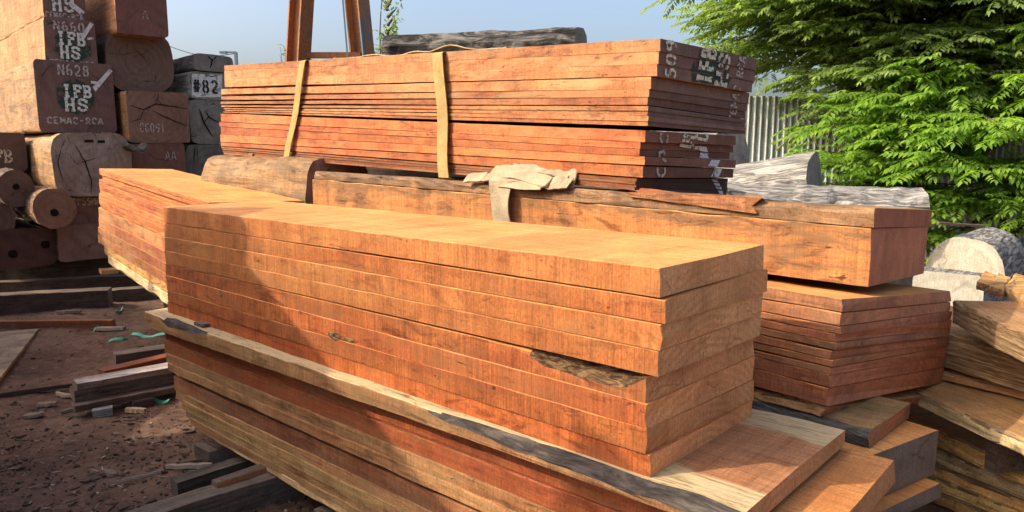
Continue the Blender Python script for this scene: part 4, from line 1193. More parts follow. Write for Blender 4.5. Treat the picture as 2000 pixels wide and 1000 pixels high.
# far lamp post
post = bpy.data.objects.new('lamp_post', None); COL.objects.link(post)
pL = at_y(462, 130, 34); pT = at_y(461, 102, 34)
post.location = (pL.x, 34, 0)
tag(post, 'thin far lamp post with short arm above the grey logs', 'lamp post')
V = []; Fc = []
boxv(V, Fc, (0, 0, pT.z / 2), 0.12, 0.12, pT.z); mesh_obj('pole', V, Fc, ['bluesteel'], parent=post)
V = []; Fc = []
boxv(V, Fc, (-0.25, 0, pT.z), 0.5, 0.08, 0.07); boxv(V, Fc, (-0.55, 0, pT.z - 0.01), 0.3, 0.16, 0.1); mesh_obj('lamp_arm', V, Fc, ['bluesteel'], parent=post)

# ------------------------------------------------------------------ wall of squared and round logs, left background
YW = 133.0
def WF(px, Y): 
    p = at_y(px, 250, Y); return Frame(p.x, p.y, YW)
W_tab = [  # near-left px, right px, top, bottom, Y, squareness, length, mats, label
    ('w_hs', 82, 165, -70, 36, 9.75, 18, 3.2, ['tanred', 'end_wine'], 'upper left squared log with white HS stencil on its dark end'),
    ('w_660', 87, 187, 36, 124, 9.7, 18, 3.4, ['tanred', 'end_wine'], 'squared log with stencilled N660 IFB HS on its dark end'),
    ('w_628', 71, 223, 121, 259, 9.6, 20, 3.0, ['tan', 'end_wine'], 'squared log with stencilled N628 IFB HS on its end'),
    ('w_big', 102, 258, 259, 383, 9.4, 4.6, 3.0, ['tan', 'end_log'], 'big eight-sided log with grey ringed end and curved cracks'),
    ('w_top', 225, 325, -42, 68, 10.0, 18, 2.0, ['tan', 'end_wine'], 'reddish squared log on top against the sky'),
    ('w_rnd', 206, 338, 60, 181, 10.2, 3.2, 2.6, ['dark', 'end_brownlog'], 'nearly round brown log with starred cracks, below the top log'),
    ('w_crk', 250, 370, 179, 279, 10.1, 20, 2.4, ['tan', 'end_brownlog'], 'squared log with branching cracks and chalk scribble'),
    ('w_red', 260, 363, 280, 382, 10.15, 18, 2.4, ['dark', 'end_wine'], 'dark red squared log under the cracked one'),
    ('w_82', 372, 446, 141, 194, 10.9, 9, 1.6, ['grey', 'end_grey'], 'grey squared log marked #82 in black'),
    ('w_slab', 378, 456, 107, 139.5, 10.9, 7, 1.9, ['grey', 'end_grey'], 'thin grey cracked log on top of the one marked #82'),
    ('w_gc', 371, 470, 195, 281, 10.9, 9, 2.0, ['grey', 'end_grey'], 'grey squared log with wide cracks below the one marked #82'),
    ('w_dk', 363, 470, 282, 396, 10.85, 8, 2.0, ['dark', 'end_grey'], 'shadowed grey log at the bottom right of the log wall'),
    ('w_b', -80, 52, 259, 336, 9.75, 9, 2.6, ['dark', 'end_dark'], 'dark squared log at the left edge with a stencilled B'),
    ('w_txt', 117, 218, 384, 437, 9.65, 10, 2.2, ['dark', 'end_wine'], 'dark red squared log with faded diagonal lettering'),
    ('w_low', 112, 222, 438, 508, 9.6, 10, 2.2, ['dark', 'end_wine'], 'lowest squared log behind the left stack'),
]
WO = {}
for (k, xl_, xr_, yt, yb, Y, p, L, mats, lab) in W_tab:
    F = WF(xl_, Y)
    o = logat('squared_log', F, xl_, xr_, yt, yb, L, p, mats, lab, 'log', 'logs of the log wall', rough=0.018, n=16, endwob=0.012)
    WO[k] = (o, F)
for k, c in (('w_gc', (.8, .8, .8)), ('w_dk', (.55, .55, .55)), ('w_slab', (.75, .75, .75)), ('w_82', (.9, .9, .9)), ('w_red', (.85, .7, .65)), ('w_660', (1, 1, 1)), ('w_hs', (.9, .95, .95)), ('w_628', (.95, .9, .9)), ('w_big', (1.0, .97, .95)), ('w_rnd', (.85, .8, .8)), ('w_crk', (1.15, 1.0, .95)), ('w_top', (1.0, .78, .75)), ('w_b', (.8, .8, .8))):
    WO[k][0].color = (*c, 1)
R_tab = [
    ('r1', -6, 68, 331, 404, 9.2, ['barklog', 'end_brownlog'], 'round log with hollow heart at the left edge', ((0.0, 0.02, 0.032),)),
    ('r2', 64, 149, 368, 446, 9.1, ['barklog', 'end_brownlog'], 'round tan log with a round hollow heart in front of the wall', ((-0.01, -0.05, 0.04),)),
    ('r3', -52, 30, 396, 466, 9.1, ['barklog', 'end_brownlog'], 'dark round log cut by the left edge below the hollow one', ()),
    ('r4', -20, 116, 446, 524, 9.2, ['dark', 'end_wine'], 'wide dark log with two hollows at the foot of the wall', ((-0.14, -0.06, 0.045), (0.22, 0.03, 0.045))),
]
for (k, xl_, xr_, yt, yb, Y, mats, lab, holes) in R_tab:
    F = WF(xl_, Y)
    o = logat('round_log', F, xl_, xr_, yt, yb, 2.2, 2.1 if k != 'r4' else 4, mats, lab, 'log', 'round logs before the log wall', rough=0.02, n=14, holes=holes)
    o.color = (1.25, 1.05, .9, 1) if k == 'r2' else (.8, .75, .75, 1) if k != 'r4' else (.5, .45, .45, 1)
    WO[k] = (o, F)

def wtext(k, text, x0, y0, x1, y1, mat, hw):
    """text filling the pixel box x0..x1, y0..y1 on the end of wall log k"""
    o, F = WO[k]
    ya, zb_ = loc2(o, F, x0, y1); yb, _ = loc2(o, F, x1, y1); _, zt_ = loc2(o, F, x0, y0)
    return stencil(o, lambda u, v, d: (d + 0.014, ya + u, zb_ + v), text, yb - ya, zt_ - zb_, mat, hw)
def wblob(k, cx, cy, rx, ry, mat, nm):
    o, F = WO[k]
    y, z = loc2(o, F, cx, cy); y2, z2 = loc2(o, F, cx + rx, cy - ry)
    blob(o, lambda u, v, d: (d + 0.013, u, v), y, z, y2 - y, z2 - z, mat, nm, seed=cx)
def wbar(k, pts, mat, nm='white_mark', d=0.02):
    o, F = WO[k]
    mesh_obj(nm, [(d, *loc2(o, F, *p)) for p in pts], [tuple(range(len(pts)))], [mat], parent=o)
def wcrack(k, pts, w=0.012, mat='hole'):
    o, F = WO[k]
    P = [loc2(o, F, *p) for p in pts]
    st = []
    for a, b in zip(P, P[1:]):
        for q in range(4):
            t = q / 4; st.append((a[0] + (b[0] - a[0]) * t + 0.008 * fr(q, a[0], a[1], 3, 2), a[1] + (b[1] - a[1]) * t + 0.008 * fr(q, a[1], a[0], 4, 5)))
    st.append(P[-1])
    n = len(st); V = []
    for i, (y, z) in enumerate(st):
        y0, z0 = st[max(0, i - 1)]; y1, z1 = st[min(n - 1, i + 1)]
        l = math.hypot(y1 - y0, z1 - z0) or 1
        ww = w * 0.55 * (0.25 + math.sin(math.pi * i / (n - 1)) ** 0.7) * 0.5
        V.append((0.014, y - (z1 - z0) / l * ww, z + (y1 - y0) / l * ww)); V.append((0.0145, y + (z1 - z0) / l * ww, z - (y1 - y0) / l * ww))
    mesh_obj('drying_crack', V, [(2 * i, 2 * i + 1, 2 * i + 3, 2 * i + 2) for i in range(n - 1)], [mat], parent=o)

M['faded'] = paint('faded_white', (0.62, 0.60, 0.54), 0.45, scale=9)
wblob('w_628', 148, 190, 34, 33, 'green', 'green_patch')
wtext('w_628', 'N628', 112, 125, 174, 146, 'faint', 0.011)
wtext('w_628', 'IFB', 122, 165, 178, 189, 'white', 0.016)
wtext('w_628', 'HS', 126, 192, 172, 216, 'white', 0.016)
wtext('w_628', 'CEMAC-RCA', 91, 228, 201, 241, 'faint', 0.009)
wbar('w_628', [(180, 171), (186, 179), (219, 139), (213, 134)], 'bar')
wbar('w_628', [(177, 158), (190, 160), (189, 165), (177, 163)], 'bar')
wcrack('w_628', [(148, 122), (170, 140), (200, 160), (212, 185)], 0.008)
wcrack('w_628', [(72, 148), (80, 149), (95, 130), (110, 124)], 0.008)
wblob('w_660', 140, 92, 33, 28, 'green', 'green_patch')
wtext('w_660', 'N660', 103, 40, 165, 58, 'faint', 0.011)
wtext('w_660', 'IFB', 111, 61, 166, 86, 'white', 0.0155)
wtext('w_660', 'HS', 117, 89, 157, 113, 'white', 0.0155)
wtext('w_660', 'CEMAC-RCA', 96, 115, 184, 124, 'faint', 0.007)
wbar('w_660', [(156, 72), (163, 78), (182, 48), (175, 44)], 'bar')
wbar('w_660', [(170, 74), (182, 73), (182, 77), (170, 78)], 'bar')
wtext('w_hs', 'HS', 101, -8, 145, 20, 'white', 0.0155)
wtext('w_hs', 'CEMAC-RCA', 88, 22, 162, 34, 'faint', 0.007)
wbar('w_hs', [(132, 6), (138, 2), (165, 24), (158, 32)], 'bar')
wtext('w_b', 'IFB', -30, 293, 24, 318, 'cream', 0.014)
wtext('w_txt', 'CC55MA', 140, 388, 196, 402, 'faint', 0.010)
wbar('w_82', [(374, 144), (433, 146), (433, 190), (374, 190)], 'faded', 'white_panel', 0.013)
wtext('w_82', '#82', 376, 155, 426, 180, 'blackp', 0.016)
wcrack('w_big', [(118, 290), (112, 320), (124, 355)], 0.016); wcrack('w_big', [(143, 278), (165, 315), (178, 350), (178, 376)], 0.02); wcrack('w_big', [(118, 290), (128, 272)], 0.01); wcrack('w_big', [(150, 320), (190, 308)], 0.012)
wbar('w_big', [(164, 273), (182, 273), (182, 278), (164, 278)], 'hole', 'log_stamp', 0.016); wbar('w_big', [(190, 274), (204, 274), (204, 279), (190, 279)], 'hole', 'log_stamp', 0.016)
wcrack('w_crk', [(252, 205), (280, 214), (304, 203), (335, 208), (366, 212)], 0.022); wcrack('w_crk', [(304, 203), (310, 182)], 0.014); wcrack('w_crk', [(280, 214), (274, 232), (254, 238)], 0.014); wcrack('w_crk', [(296, 216), (330, 232), (366, 246)], 0.02)
wtext('w_crk', 'CG091', 272, 240, 322, 258, 'faint', 0.006)
wcrack('w_rnd', [(262, 96), (276, 108), (288, 124)], 0.012); wcrack('w_rnd', [(210, 104), (240, 106), (268, 102)], 0.008); wcrack('w_rnd', [(276, 108), (292, 96)], 0.008)
wcrack('w_slab', [(404, 108), (414, 118), (410, 134)], 0.03); wcrack('w_slab', [(414, 118), (424, 109)], 0.02)
wcrack('w_gc', [(388, 212), (398, 240), (416, 268)], 0.035); wcrack('w_gc', [(400, 215), (408, 230), (430, 240)], 0.025); wcrack('w_gc', [(398, 240), (408, 226)], 0.02)
wcrack('w_dk', [(380, 285), (378, 320)], 0.02); wcrack('w_dk', [(384, 285), (386, 320)], 0.014)
wcrack('w_82', [(400, 145), (412, 150), (430, 146)], 0.02)
wtext('w_top', 'A', 277, 20, 290, 38, 'faint', 0.004)
wtext('w_red', 'AA', 322, 296, 344, 312, 'faint', 0.004)
# bark flap between the big log and the dark red one
q = at_y(264, 285, 9.95)
lump('bark_scrap', [q + Vector((0.16 * math.cos(t), 0.1 * math.sin(t), 0.05 * math.sin(t * 2))) for t in [k * math.pi / 5 for k in range(10)]], q.z - 0.05, 0.05, ['bark', 'bark'], 'curled bark scrap wedged between the logs of the wall', 'bark scrap')

# overhead wire far behind
wa, wb2 = at_y(330, 90, 34), at_y(461, 104, 34)
o = ribbon('overhead_wire', [wa.lerp(wb2, k / 12) - Vector((0, 0, 0.25 * math.sin(math.pi * k / 12))) for k in range(13)], Vector((0, 1, 0)), 0.03, 0.03, 'bluesteel')
tag(o, 'thin overhead wire running to the far lamp post', 'wire')

# ------------------------------------------------------------------ timbers lying on the ground, left
def gbeam(name, pl, pr, z, w, h, mats, lab, cat='beam', group=None, ext=(0, 0), **k):
    """timber whose lower front arris runs from pixel pl to pixel pr at height z"""
    a = at_z(*pl, z); b = at_z(*pr, z); d = (b - a).xy; L = d.length
    F = Frame(b.x, b.y, math.degrees(math.atan2(d.y, d.x)) + 180)
    o = plank(name, F, -L - ext[0], ext[1], 0, w, (z + h,) * 3, (z - (0.03 if z < 0.02 else 0),) * 3, mats, **k)
    tag(o, lab, cat, group); return o
DK = ['dark', 'darktop', 'dark', 'dark', 'end_stain', 'bark']
gbeam('beam', (0, 616), (213, 604), 0.0, 0.24, 0.23, DK, 'nearest long dark beam on the ground before the log wall', 'beam', 'dark beams before the log wall', ext=(1.2, 0), rough=0.008)
gbeam('beam', (0, 586), (236, 571), 0.0, 0.2, 0.22, DK, 'middle long dark beam on the ground before the log wall', 'beam', 'dark beams before the log wall', ext=(1.2, 0.5), rough=0.012)
gbeam('beam', (0, 562), (236, 548), 0.0, 0.3, 0.36, DK, 'rear long dark beam at the foot of the log wall', 'beam', 'dark beams before the log wall', ext=(1.4, 0.8), rough=0.01)
gbeam('beam', (205, 592), (300, 583), 0.0, 0.2, 0.15, DK, 'short dark beam under the left rear stack', 'beam', 'dark beams before the log wall', ext=(0, .3), rough=0.008)
gbeam('offcut', (198, 537), (232, 534), 0.3, 0.2, 0.06, ['old', 'gold', 'old', 'old', 'end_orange', 'bark'], 'small tan offcut lying on the rear dark beam', 'offcut')
o = gbeam('batten', (0, 643), (219, 641), 0.0, 0.075, 0.085, ['brown', 'orange', 'brown', 'brown', 'end_brown', 'bark'], 'reddish brown square batten lying on the soil at left', 'batten', ext=(0.6, 0), rough=0.002)
o.color = (0.85, .8, .75, 1)
# sheet of plywood
def ply():
    t = NT('plywood'); v = t.objvec()
    n = t.noise(v, 3, 6, 0.65, 0.5); f = t.noise(v, 45, 4, 0.7)
    col = t.mix(t.ramp(n, (0.4, 0.0), (0.62, 1.0)), (0.36, 0.27, 0.17), (0.17, 0.125, 0.085))
    col = t.mix(0.5, col, t.ramp(f, (0.3, 0.6), (0.7, 1.25)), 'MULTIPLY')
    t.bsdf(col, 0.85, f, 0.3, 0.003, 0.15); return t.m
M['ply'] = ply()
P = [at_z(x, y, 0.035) for x, y in ((-260, 668), (75, 642), (-8, 748), (-420, 800))]
c = sum(P, Vector()) / 4
V = [(p - c) for p in P] + [(p - c) - Vector((0, 0, 0.03)) for p in P]
o = mesh_obj('plywood_sheet', V, [(3, 2, 1, 0), (4, 5, 6, 7), (0, 1, 5, 4), (1, 2, 6, 5), (2, 3, 7, 6), (3, 0, 4, 7)], ['ply'])
import bmesh
bm = bmesh.new(); bm.from_mesh(o.data); bmesh.ops.recalc_face_normals(bm, faces=bm.faces); bm.to_mesh(o.data); bm.free()
o.location = c
tag(o, 'flat worn plywood sheet on the soil at the left edge', 'plywood')
# little heap of short planks
ZB = 0.055
gbeam('short_plank', (147, 806), (337, 768), ZB, 0.13, 0.045, ['dark', 'darktop', 'dark', 'dark', 'end_stain', 'bark'], 'lowest short grey plank of the little heap on the soil', 'plank', 'short planks of the little heap', ext=(0, .35), rough=0.004)
gbeam('short_plank', (146, 786), (337, 749), ZB + 0.047, 0.15, 0.085, ['dark', 'dark', 'dark', 'dark', 'end_stain', 'bark'], 'dark middle plank of the little heap on the soil', 'plank', 'short planks of the little heap', ext=(0, .35), rough=0.004)
gbeam('short_plank', (151, 762), (337, 728), ZB + 0.134, 0.16, 0.045, ['darktop', 'grey', 'dark', 'dark', 'end_stain', 'bark'], 'pale-edged top plank of the little heap on the soil', 'plank', 'short planks of the little heap', ext=(0, .35), rough=0.004)
o = gbeam('short_plank', (205, 738), (340, 706), ZB + 0.14, 0.12, 0.05, ['red', 'red', 'red', 'red', 'end_brown', 'bark'], 'dark red plank lying behind the little heap', 'plank', ext=(0, .4), rough=0.004)
o.color = (.6, .6, .6, 1)
gbeam('short_plank', (228, 727), (330, 711), 0.0, 0.16, 0.15, ['dark', 'darktop', 'dark', 'dark', 'end_stain', 'bark'], 'grey-topped plank on edge behind the little heap', 'plank', ext=(0, .4), rough=0.004)
gbeam('wood_block', (181, 818), (221, 812), 0.0, 0.10, 0.06, ['grey', 'grey', 'grey', 'grey', 'end_grey', 'bark'], 'small grey block propping the little heap of planks', 'block', rough=0.004)
gbeam('wood_block', (260, 800), (300, 792), 0.0, 0.10, 0.06, ['dark', 'dark', 'dark', 'dark', 'end_stain', 'bark'], 'dark block propping the right end of the little heap', 'block', rough=0.004)
# bearers in front of the low pile
gbeam('bearer_beam', (350, 978), (480, 933), 0.0, 0.10, 0.10, ['dark', 'darktop', 'dark', 'dark', 'end_stain', 'bark'], 'short dark bearer sticking out under the low front pile', 'beam', ext=(0, .6), rough=0.005)
gbeam('bearer_beam', (330, 1055), (560, 977), 0.0, 0.14, 0.15, ['dark', 'darktop', 'dark', 'dark', 'end_stain', 'bark'], 'long dark bearer at the bottom edge running under the low front pile', 'beam', ext=(0.3, .6), rough=0.006)
gbeam('batten', (425, 955), (505, 928), 0.152, 0.07, 0.03, ['brown', 'darktop', 'dark', 'dark', 'end_stain', 'bark'], 'thin brown batten lying on the long dark bearer', 'batten', ext=(0, .5), rough=0.003)

# ------------------------------------------------------------------ litter on the soil
def flat(name, rgb, rough=0.85):
    t = NT(name); v = t.objvec(False)
    t.bsdf(t.mix(0.6, rgb, t.ramp(t.noise(v, 60, 4, 0.7), (0.3, 0.5), (0.7, 1.4)), 'MULTIPLY'), rough, spec=0.15); return t.m
for nm, c in (('chip_a', (0.10, 0.065, 0.045)), ('chip_b', (0.20, 0.145, 0.105)), ('chip_c', (0.33, 0.25, 0.18)), ('chip_d', (0.055, 0.034, 0.025)), ('chip_e', (0.42, 0.30, 0.17))):
    M[nm] = flat(nm, c)
rc = random.Random(11)
V = []; Fc = []; fm = []
def chip(x, y, l, w, t, m):
    a = rc.uniform(0, math.pi); ca, sa = math.cos(a), math.sin(a)
    z = ground_h(x, y) + t * 0.3; ti = rc.uniform(-0.35, 0.35); tj = rc.uniform(-0.3, 0.3)
    b = len(V); n = rc.choice((4, 5, 5, 6))
    ring = []
    for k in range(n):
        q = 2 * math.pi * (k + rc.uniform(-.25, .25)) / n
        u, v = l / 2 * math.cos(q), w / 2 * math.sin(q)
        ring.append((u, v))
    for zz in (0, t):
        for (u, v) in ring:
            V.append((x + u * ca - v * sa, y + u * sa + v * ca, max(-0.01, z + zz + u * ti * 0.6 + v * tj)))
    Fc.append(tuple(b + n + k for k in range(n))); fm.append(m)
    for k in range(n):
        Fc.append((b + k, b + (k + 1) % n, b + n + (k + 1) % n, b + n + k)); fm.append(m)
for i in range(2600):
    px, py = rc.uniform(-60, 640), 560 + 520 * rc.random() ** 0.8
    p = at_z(px, py, 0.0)
    r = rc.random()
    if r < 0.62: chip(p.x, p.y, rc.uniform(.008, .025), rc.uniform(.006, .014), .005, rc.choice((0, 0, 1, 3, 3, 3)))
    elif r < 0.82: chip(p.x, p.y, rc.uniform(.03, .10), rc.uniform(.004, .009), .004, rc.choice((0, 0, 1, 2, 3)))
    elif r < 0.955: chip(p.x, p.y, rc.uniform(.02, .055), rc.uniform(.015, .03), .008, rc.choice((0, 0, 3, 3)))
    elif r < 0.98: chip(p.x, p.y, rc.uniform(.04, .09), rc.uniform(.025, .05), .010, rc.choice((0, 0, 1, 3)))
    else: chip(p.x, p.y, rc.uniform(.01, .04), rc.uniform(.01, .02), .008, rc.choice((2, 4)))
o = mesh_obj('wood_chips', V, Fc, ['chip_a', 'chip_b', 'chip_c', 'chip_d', 'chip_e'], fm)
tag(o, 'wood chips, bark crumbs and splinters strewn over the dark soil', 'wood chips', kind='stuff')
def scrap(name, px, py, l, w, th, ang, mat, lab, cat='bark scrap', bend=0.0):
    p = at_z(px, py, 0.0); n = 9; V = []; Fc = []
    for i in range(n):
        s = i / (n - 1) - 0.5
        ww = w * (0.55 + 0.45 * math.cos(s * 2.6)) * (1 + 0.25 * fr(s * 9, px, 0, 1, 2))
        off = bend * (s * s) * l; zz = 0.006 + 0.010 * abs(fr(s * 5, py, 0, 1, 3)) + 0.03 * abs(s) * abs(bend)
        for (yy, z_) in ((-ww / 2, 0), (-ww / 2 * .8, th), (ww / 2 * .8, th * .9), (ww / 2, 0)):
            V.append((s * l, yy + off, zz + z_))
    for i in range(n - 1):
        for k in range(4):
            Fc.append((i * 4 + k, i * 4 + (k + 1) % 4, i * 4 + 4 + (k + 1) % 4, i * 4 + 4 + k))
    Fc += [(0, 1, 2, 3), tuple((n - 1) * 4 + k for k in range(4))]
    o = mesh_obj(name, V, Fc, [mat])
    bm = bmesh.new(); bm.from_mesh(o.data); bmesh.ops.recalc_face_normals(bm, faces=bm.faces); bm.to_mesh(o.data); bm.free()
    o.location = (p.x, p.y, ground_h(p.x, p.y)); o.rotation_euler = (0, 0, math.radians(ang))
    tag(o, lab, cat); return o
scrap('bark_scrap', 126, 771, .2, .045, .02, -20, 'chip_c', 'curved pale bark strip touching the left end of the little heap', bend=.35)
scrap('bark_scrap', 92, 790, .13, .09, .02, 10, 'chip_b', 'grey bark flake left of the little heap of planks')
scrap('bark_scrap', 66, 812, .12, .08, .02, 30, 'chip_b', 'grey bark flake nearest the left edge on the soil')
scrap('bark_scrap', 136, 800, .13, .035, .015, 55, 'chip_b', 'narrow grey splinter standing at an angle by the little heap')
scrap('bark_scrap', 266, 804, .15, .06, .03, -8, 'chip_e', 'pale yellow bark piece below the little heap of planks')
scrap('bark_scrap', 217, 646, .28, .09, .03, 5, 'chip_c', 'flat pale scrap on the soil behind the green strap')
scrap('bark_scrap', 135, 618, .25, .09, .03, 12, 'chip_b', 'grey scrap beyond the reddish batten')
scrap('bark_scrap', 216, 929, .12, .05, .02, -35, 'chip_b', 'square brown flake in the bare soil at lower left')
scrap('bark_scrap', 370, 922, .26, .05, .02, 6, 'chip_c', 'pale peeled bark strip above the short dark bearer')
scrap('stick', 275, 940, .25, .012, .012, 35, 'chip_c', 'thin pale twig on the soil at lower left', 'twig')
scrap('stick', 400, 905, .35, .012, .012, 25, 'chip_a', 'thin straight twig beside the short dark bearer', 'twig')
scrap('stick', 40, 770, .7, .04, .03, 30, 'chip_d', 'dark root-like stick lying in the soil at the left', 'stick')
def plastic():
    t = NT('green_plastic'); t.bsdf((0.10, 0.42, 0.28), 0.45, spec=0.4); return t.m
M['gplas'] = plastic()
def band(pix, w, lab, h=0.03):
    pts = []
    P = [at_z(*p, 0.0) for p in pix]
    for a, b in zip(P, P[1:]):
        for k in range(6): pts.append(a.lerp(b, k / 6))
    pts.append(P[-1])
    pts = [Vector((p.x, p.y, ground_h(p.x, p.y) + h * (0.6 + 0.5 * math.sin(i * .6)))) for i, p in enumerate(pts)]
    o = ribbon('packing_band', pts, lambda i: Vector((0.2, 0.75, 0.55)), w, 0.003, 'gplas')
    return tag(o, lab, 'plastic band', 'green plastic bands')
band([(213, 667), (240, 664), (258, 658), (290, 659), (330, 659)], 0.035, 'bright green plastic band on the soil beside the low pile')
band([(283, 786), (305, 784), (330, 789)], 0.03, 'short pale green plastic band under the little heap of planks')
band([(224, 620), (232, 616), (240, 607)], 0.035, 'twisted pale green plastic band at the end of the batten')
band([(184, 648), (192, 643), (202, 641)], 0.05, 'small crumpled green plastic band beside the flat pale scrap')

# ------------------------------------------------------------------ corrugated fence
def zinc():
    t = NT('galvanised_sheet'); v = t.objvec(False)
    n = t.noise(v, 1, 6, 0.65, 0.5, sc=(2, 2, 1.2)); f = t.noise(v, 30, 4, 0.7)
    col = t.mix(t.ramp(n, (0.4, 0.0), (0.7, 1.0)), (0.60, 0.63, 0.61), (0.36, 0.37, 0.34))
    col = t.mix(t.ramp(t.noise(v, 1, 6, 0.7, sc=(5, 5, .8)), (0.6, 0.0), (0.75, 0.7)), col, (0.22, 0.12, 0.07))
    t.bsdf(t.mix(0.4, col, t.ramp(f, (0.3, 0.6), (0.7, 1.3)), 'MULTIPLY'), 0.55, f, 0.15, 0.01, 0.4, 0.25); return t.m
M['zinc'] = zinc()
fence = bpy.data.objects.new('corrugated_fence', None); COL.objects.link(fence); fence.location = (3.0, 12.6, 0)
tag(fence, 'grey corrugated metal fence behind the shrubs', 'fence')
pw = 0.84
base = None
for i in range(16):
    if base is None:
        V = []; Fc = []
        n = 66
        for k in range(n + 1):
            x = pw * 1.04 * k / n; y = 0.026 * math.sin(2 * math.pi * x / 0.105)
            for z in (0.0, 1.4, 2.75): V.append((x, y, z))
        for k in range(n):
            for q in range(2):
                a = k * 3 + q; Fc.append((a, a + 3, a + 4, a + 1))
        base = mesh_obj('metal_sheet', V, Fc, ['zinc'], parent=fence, smooth=True); o = base
    else:
        o = base.copy(); COL.objects.link(o); o.parent = fence
    o.location = (-4.5 + i * pw, 0.006 * (i % 2), rnd.uniform(-0.04, 0.06)); o.rotation_euler = (0, rnd.uniform(-0.008, 0.008), 0)
for z in (0.5, 2.2):
    V = []; Fc = []; boxv(V, Fc, (2.2, 0.085, z), 13.6, 0.06, 0.09); mesh_obj('rail', V, Fc, ['dark'], parent=fence)

# ------------------------------------------------------------------ foliage
def leaf_mat(name, a, b, c):
    t = NT(name)
    g = t.node('ShaderNodeNewGeometry')
    tc = t.node('ShaderNodeTexCoord')
    n = t.noise(tc.outputs['Object'], 1.1, 3)
    k = t.math('ADD', t.math('MULTIPLY', g.outputs['Random Per Island'], 0.5), t.math('MULTIPLY', n, 0.6))
    col = t.ramp(k, (0.25, a), (0.55, b), (0.85, c))
    d = t.node('ShaderNodeBsdfPrincipled'); t.link(col, d.inputs['Base Color']); d.inputs['Roughness'].default_value = 0.5; d.inputs['Specular IOR Level'].default_value = 0.25
    tr = t.node('ShaderNodeBsdfTranslucent'); t.link(t.mix(1.0, col, (1.5, 1.7, 0.55), 'MULTIPLY'), tr.inputs['Color'])
    mx = t.node('ShaderNodeMixShader'); mx.inputs[0].default_value = 0.45
    t.link(d.outputs[0], mx.inputs[1]); t.link(tr.outputs[0], mx.inputs[2]); t.link(mx.outputs[0], t.out.inputs[0])
    return t.m
M['leaf_big'] = leaf_mat('tree_leaf', (0.15, 0.215, 0.07), (0.205, 0.28, 0.09), (0.28, 0.34, 0.115))
M['leaf_young'] = leaf_mat('shrub_leaf', (0.11, 0.20, 0.035), (0.17, 0.29, 0.042), (0.27, 0.38, 0.06))
M['twig'] = flat('twig_bark', (0.10, 0.075, 0.05))

def frond_arrays(rs, L, npair, ll, lw):
    """one pinnate leaf: drooping midrib along +x, pairs of folded leaflets"""
    V = []; T = []
    ts = np.linspace(0.16, 0.97, npair)
    droop = rs.uniform(0.12, 0.5)
    for t in list(ts) + [1.0]:
        x = L * t * (1 - 0.12 * droop * t); z = -L * droop * t * t * 0.75
        sl = -droop * 1.5 * t
        sides = (-1, 1) if t < 1.0 else (0,)
        for sd in sides:
            l = ll * (0.65 + 0.5 * math.sin(math.pi * (0.15 + 0.75 * t))) * rs.uniform(0.85, 1.12); w = lw * rs.uniform(0.85, 1.15)
            an = math.radians(rs.uniform(48, 66)) * sd
            dx, dy = math.cos(an), math.sin(an)
            dz = sl * dx - rs.uniform(0.1, 0.5)
            d = np.array([dx, dy, dz]); d /= np.linalg.norm(d)
            sdir = np.array([-dy, dx, 0.0]); sdir /= np.linalg.norm(sdir)
            b = np.array([x, 0, z]); up = np.cross(d, sdir)
            if up[2] < 0: up = -up
            i0 = len(V)
            m1 = b + d * l * 0.45 - up * l * 0.02
            V += [b, m1 + sdir * w / 2 + up * w * 0.15, b + d * l - np.array([0, 0, l * 0.12]), m1 - sdir * w / 2 + up * w * 0.15, m1]
            T += [(i0, i0 + 4, i0 + 1), (i0 + 4, i0 + 2, i0 + 1), (i0, i0 + 3, i0 + 4), (i0 + 4, i0 + 3, i0 + 2)]
    return np.array(V), np.array(T)

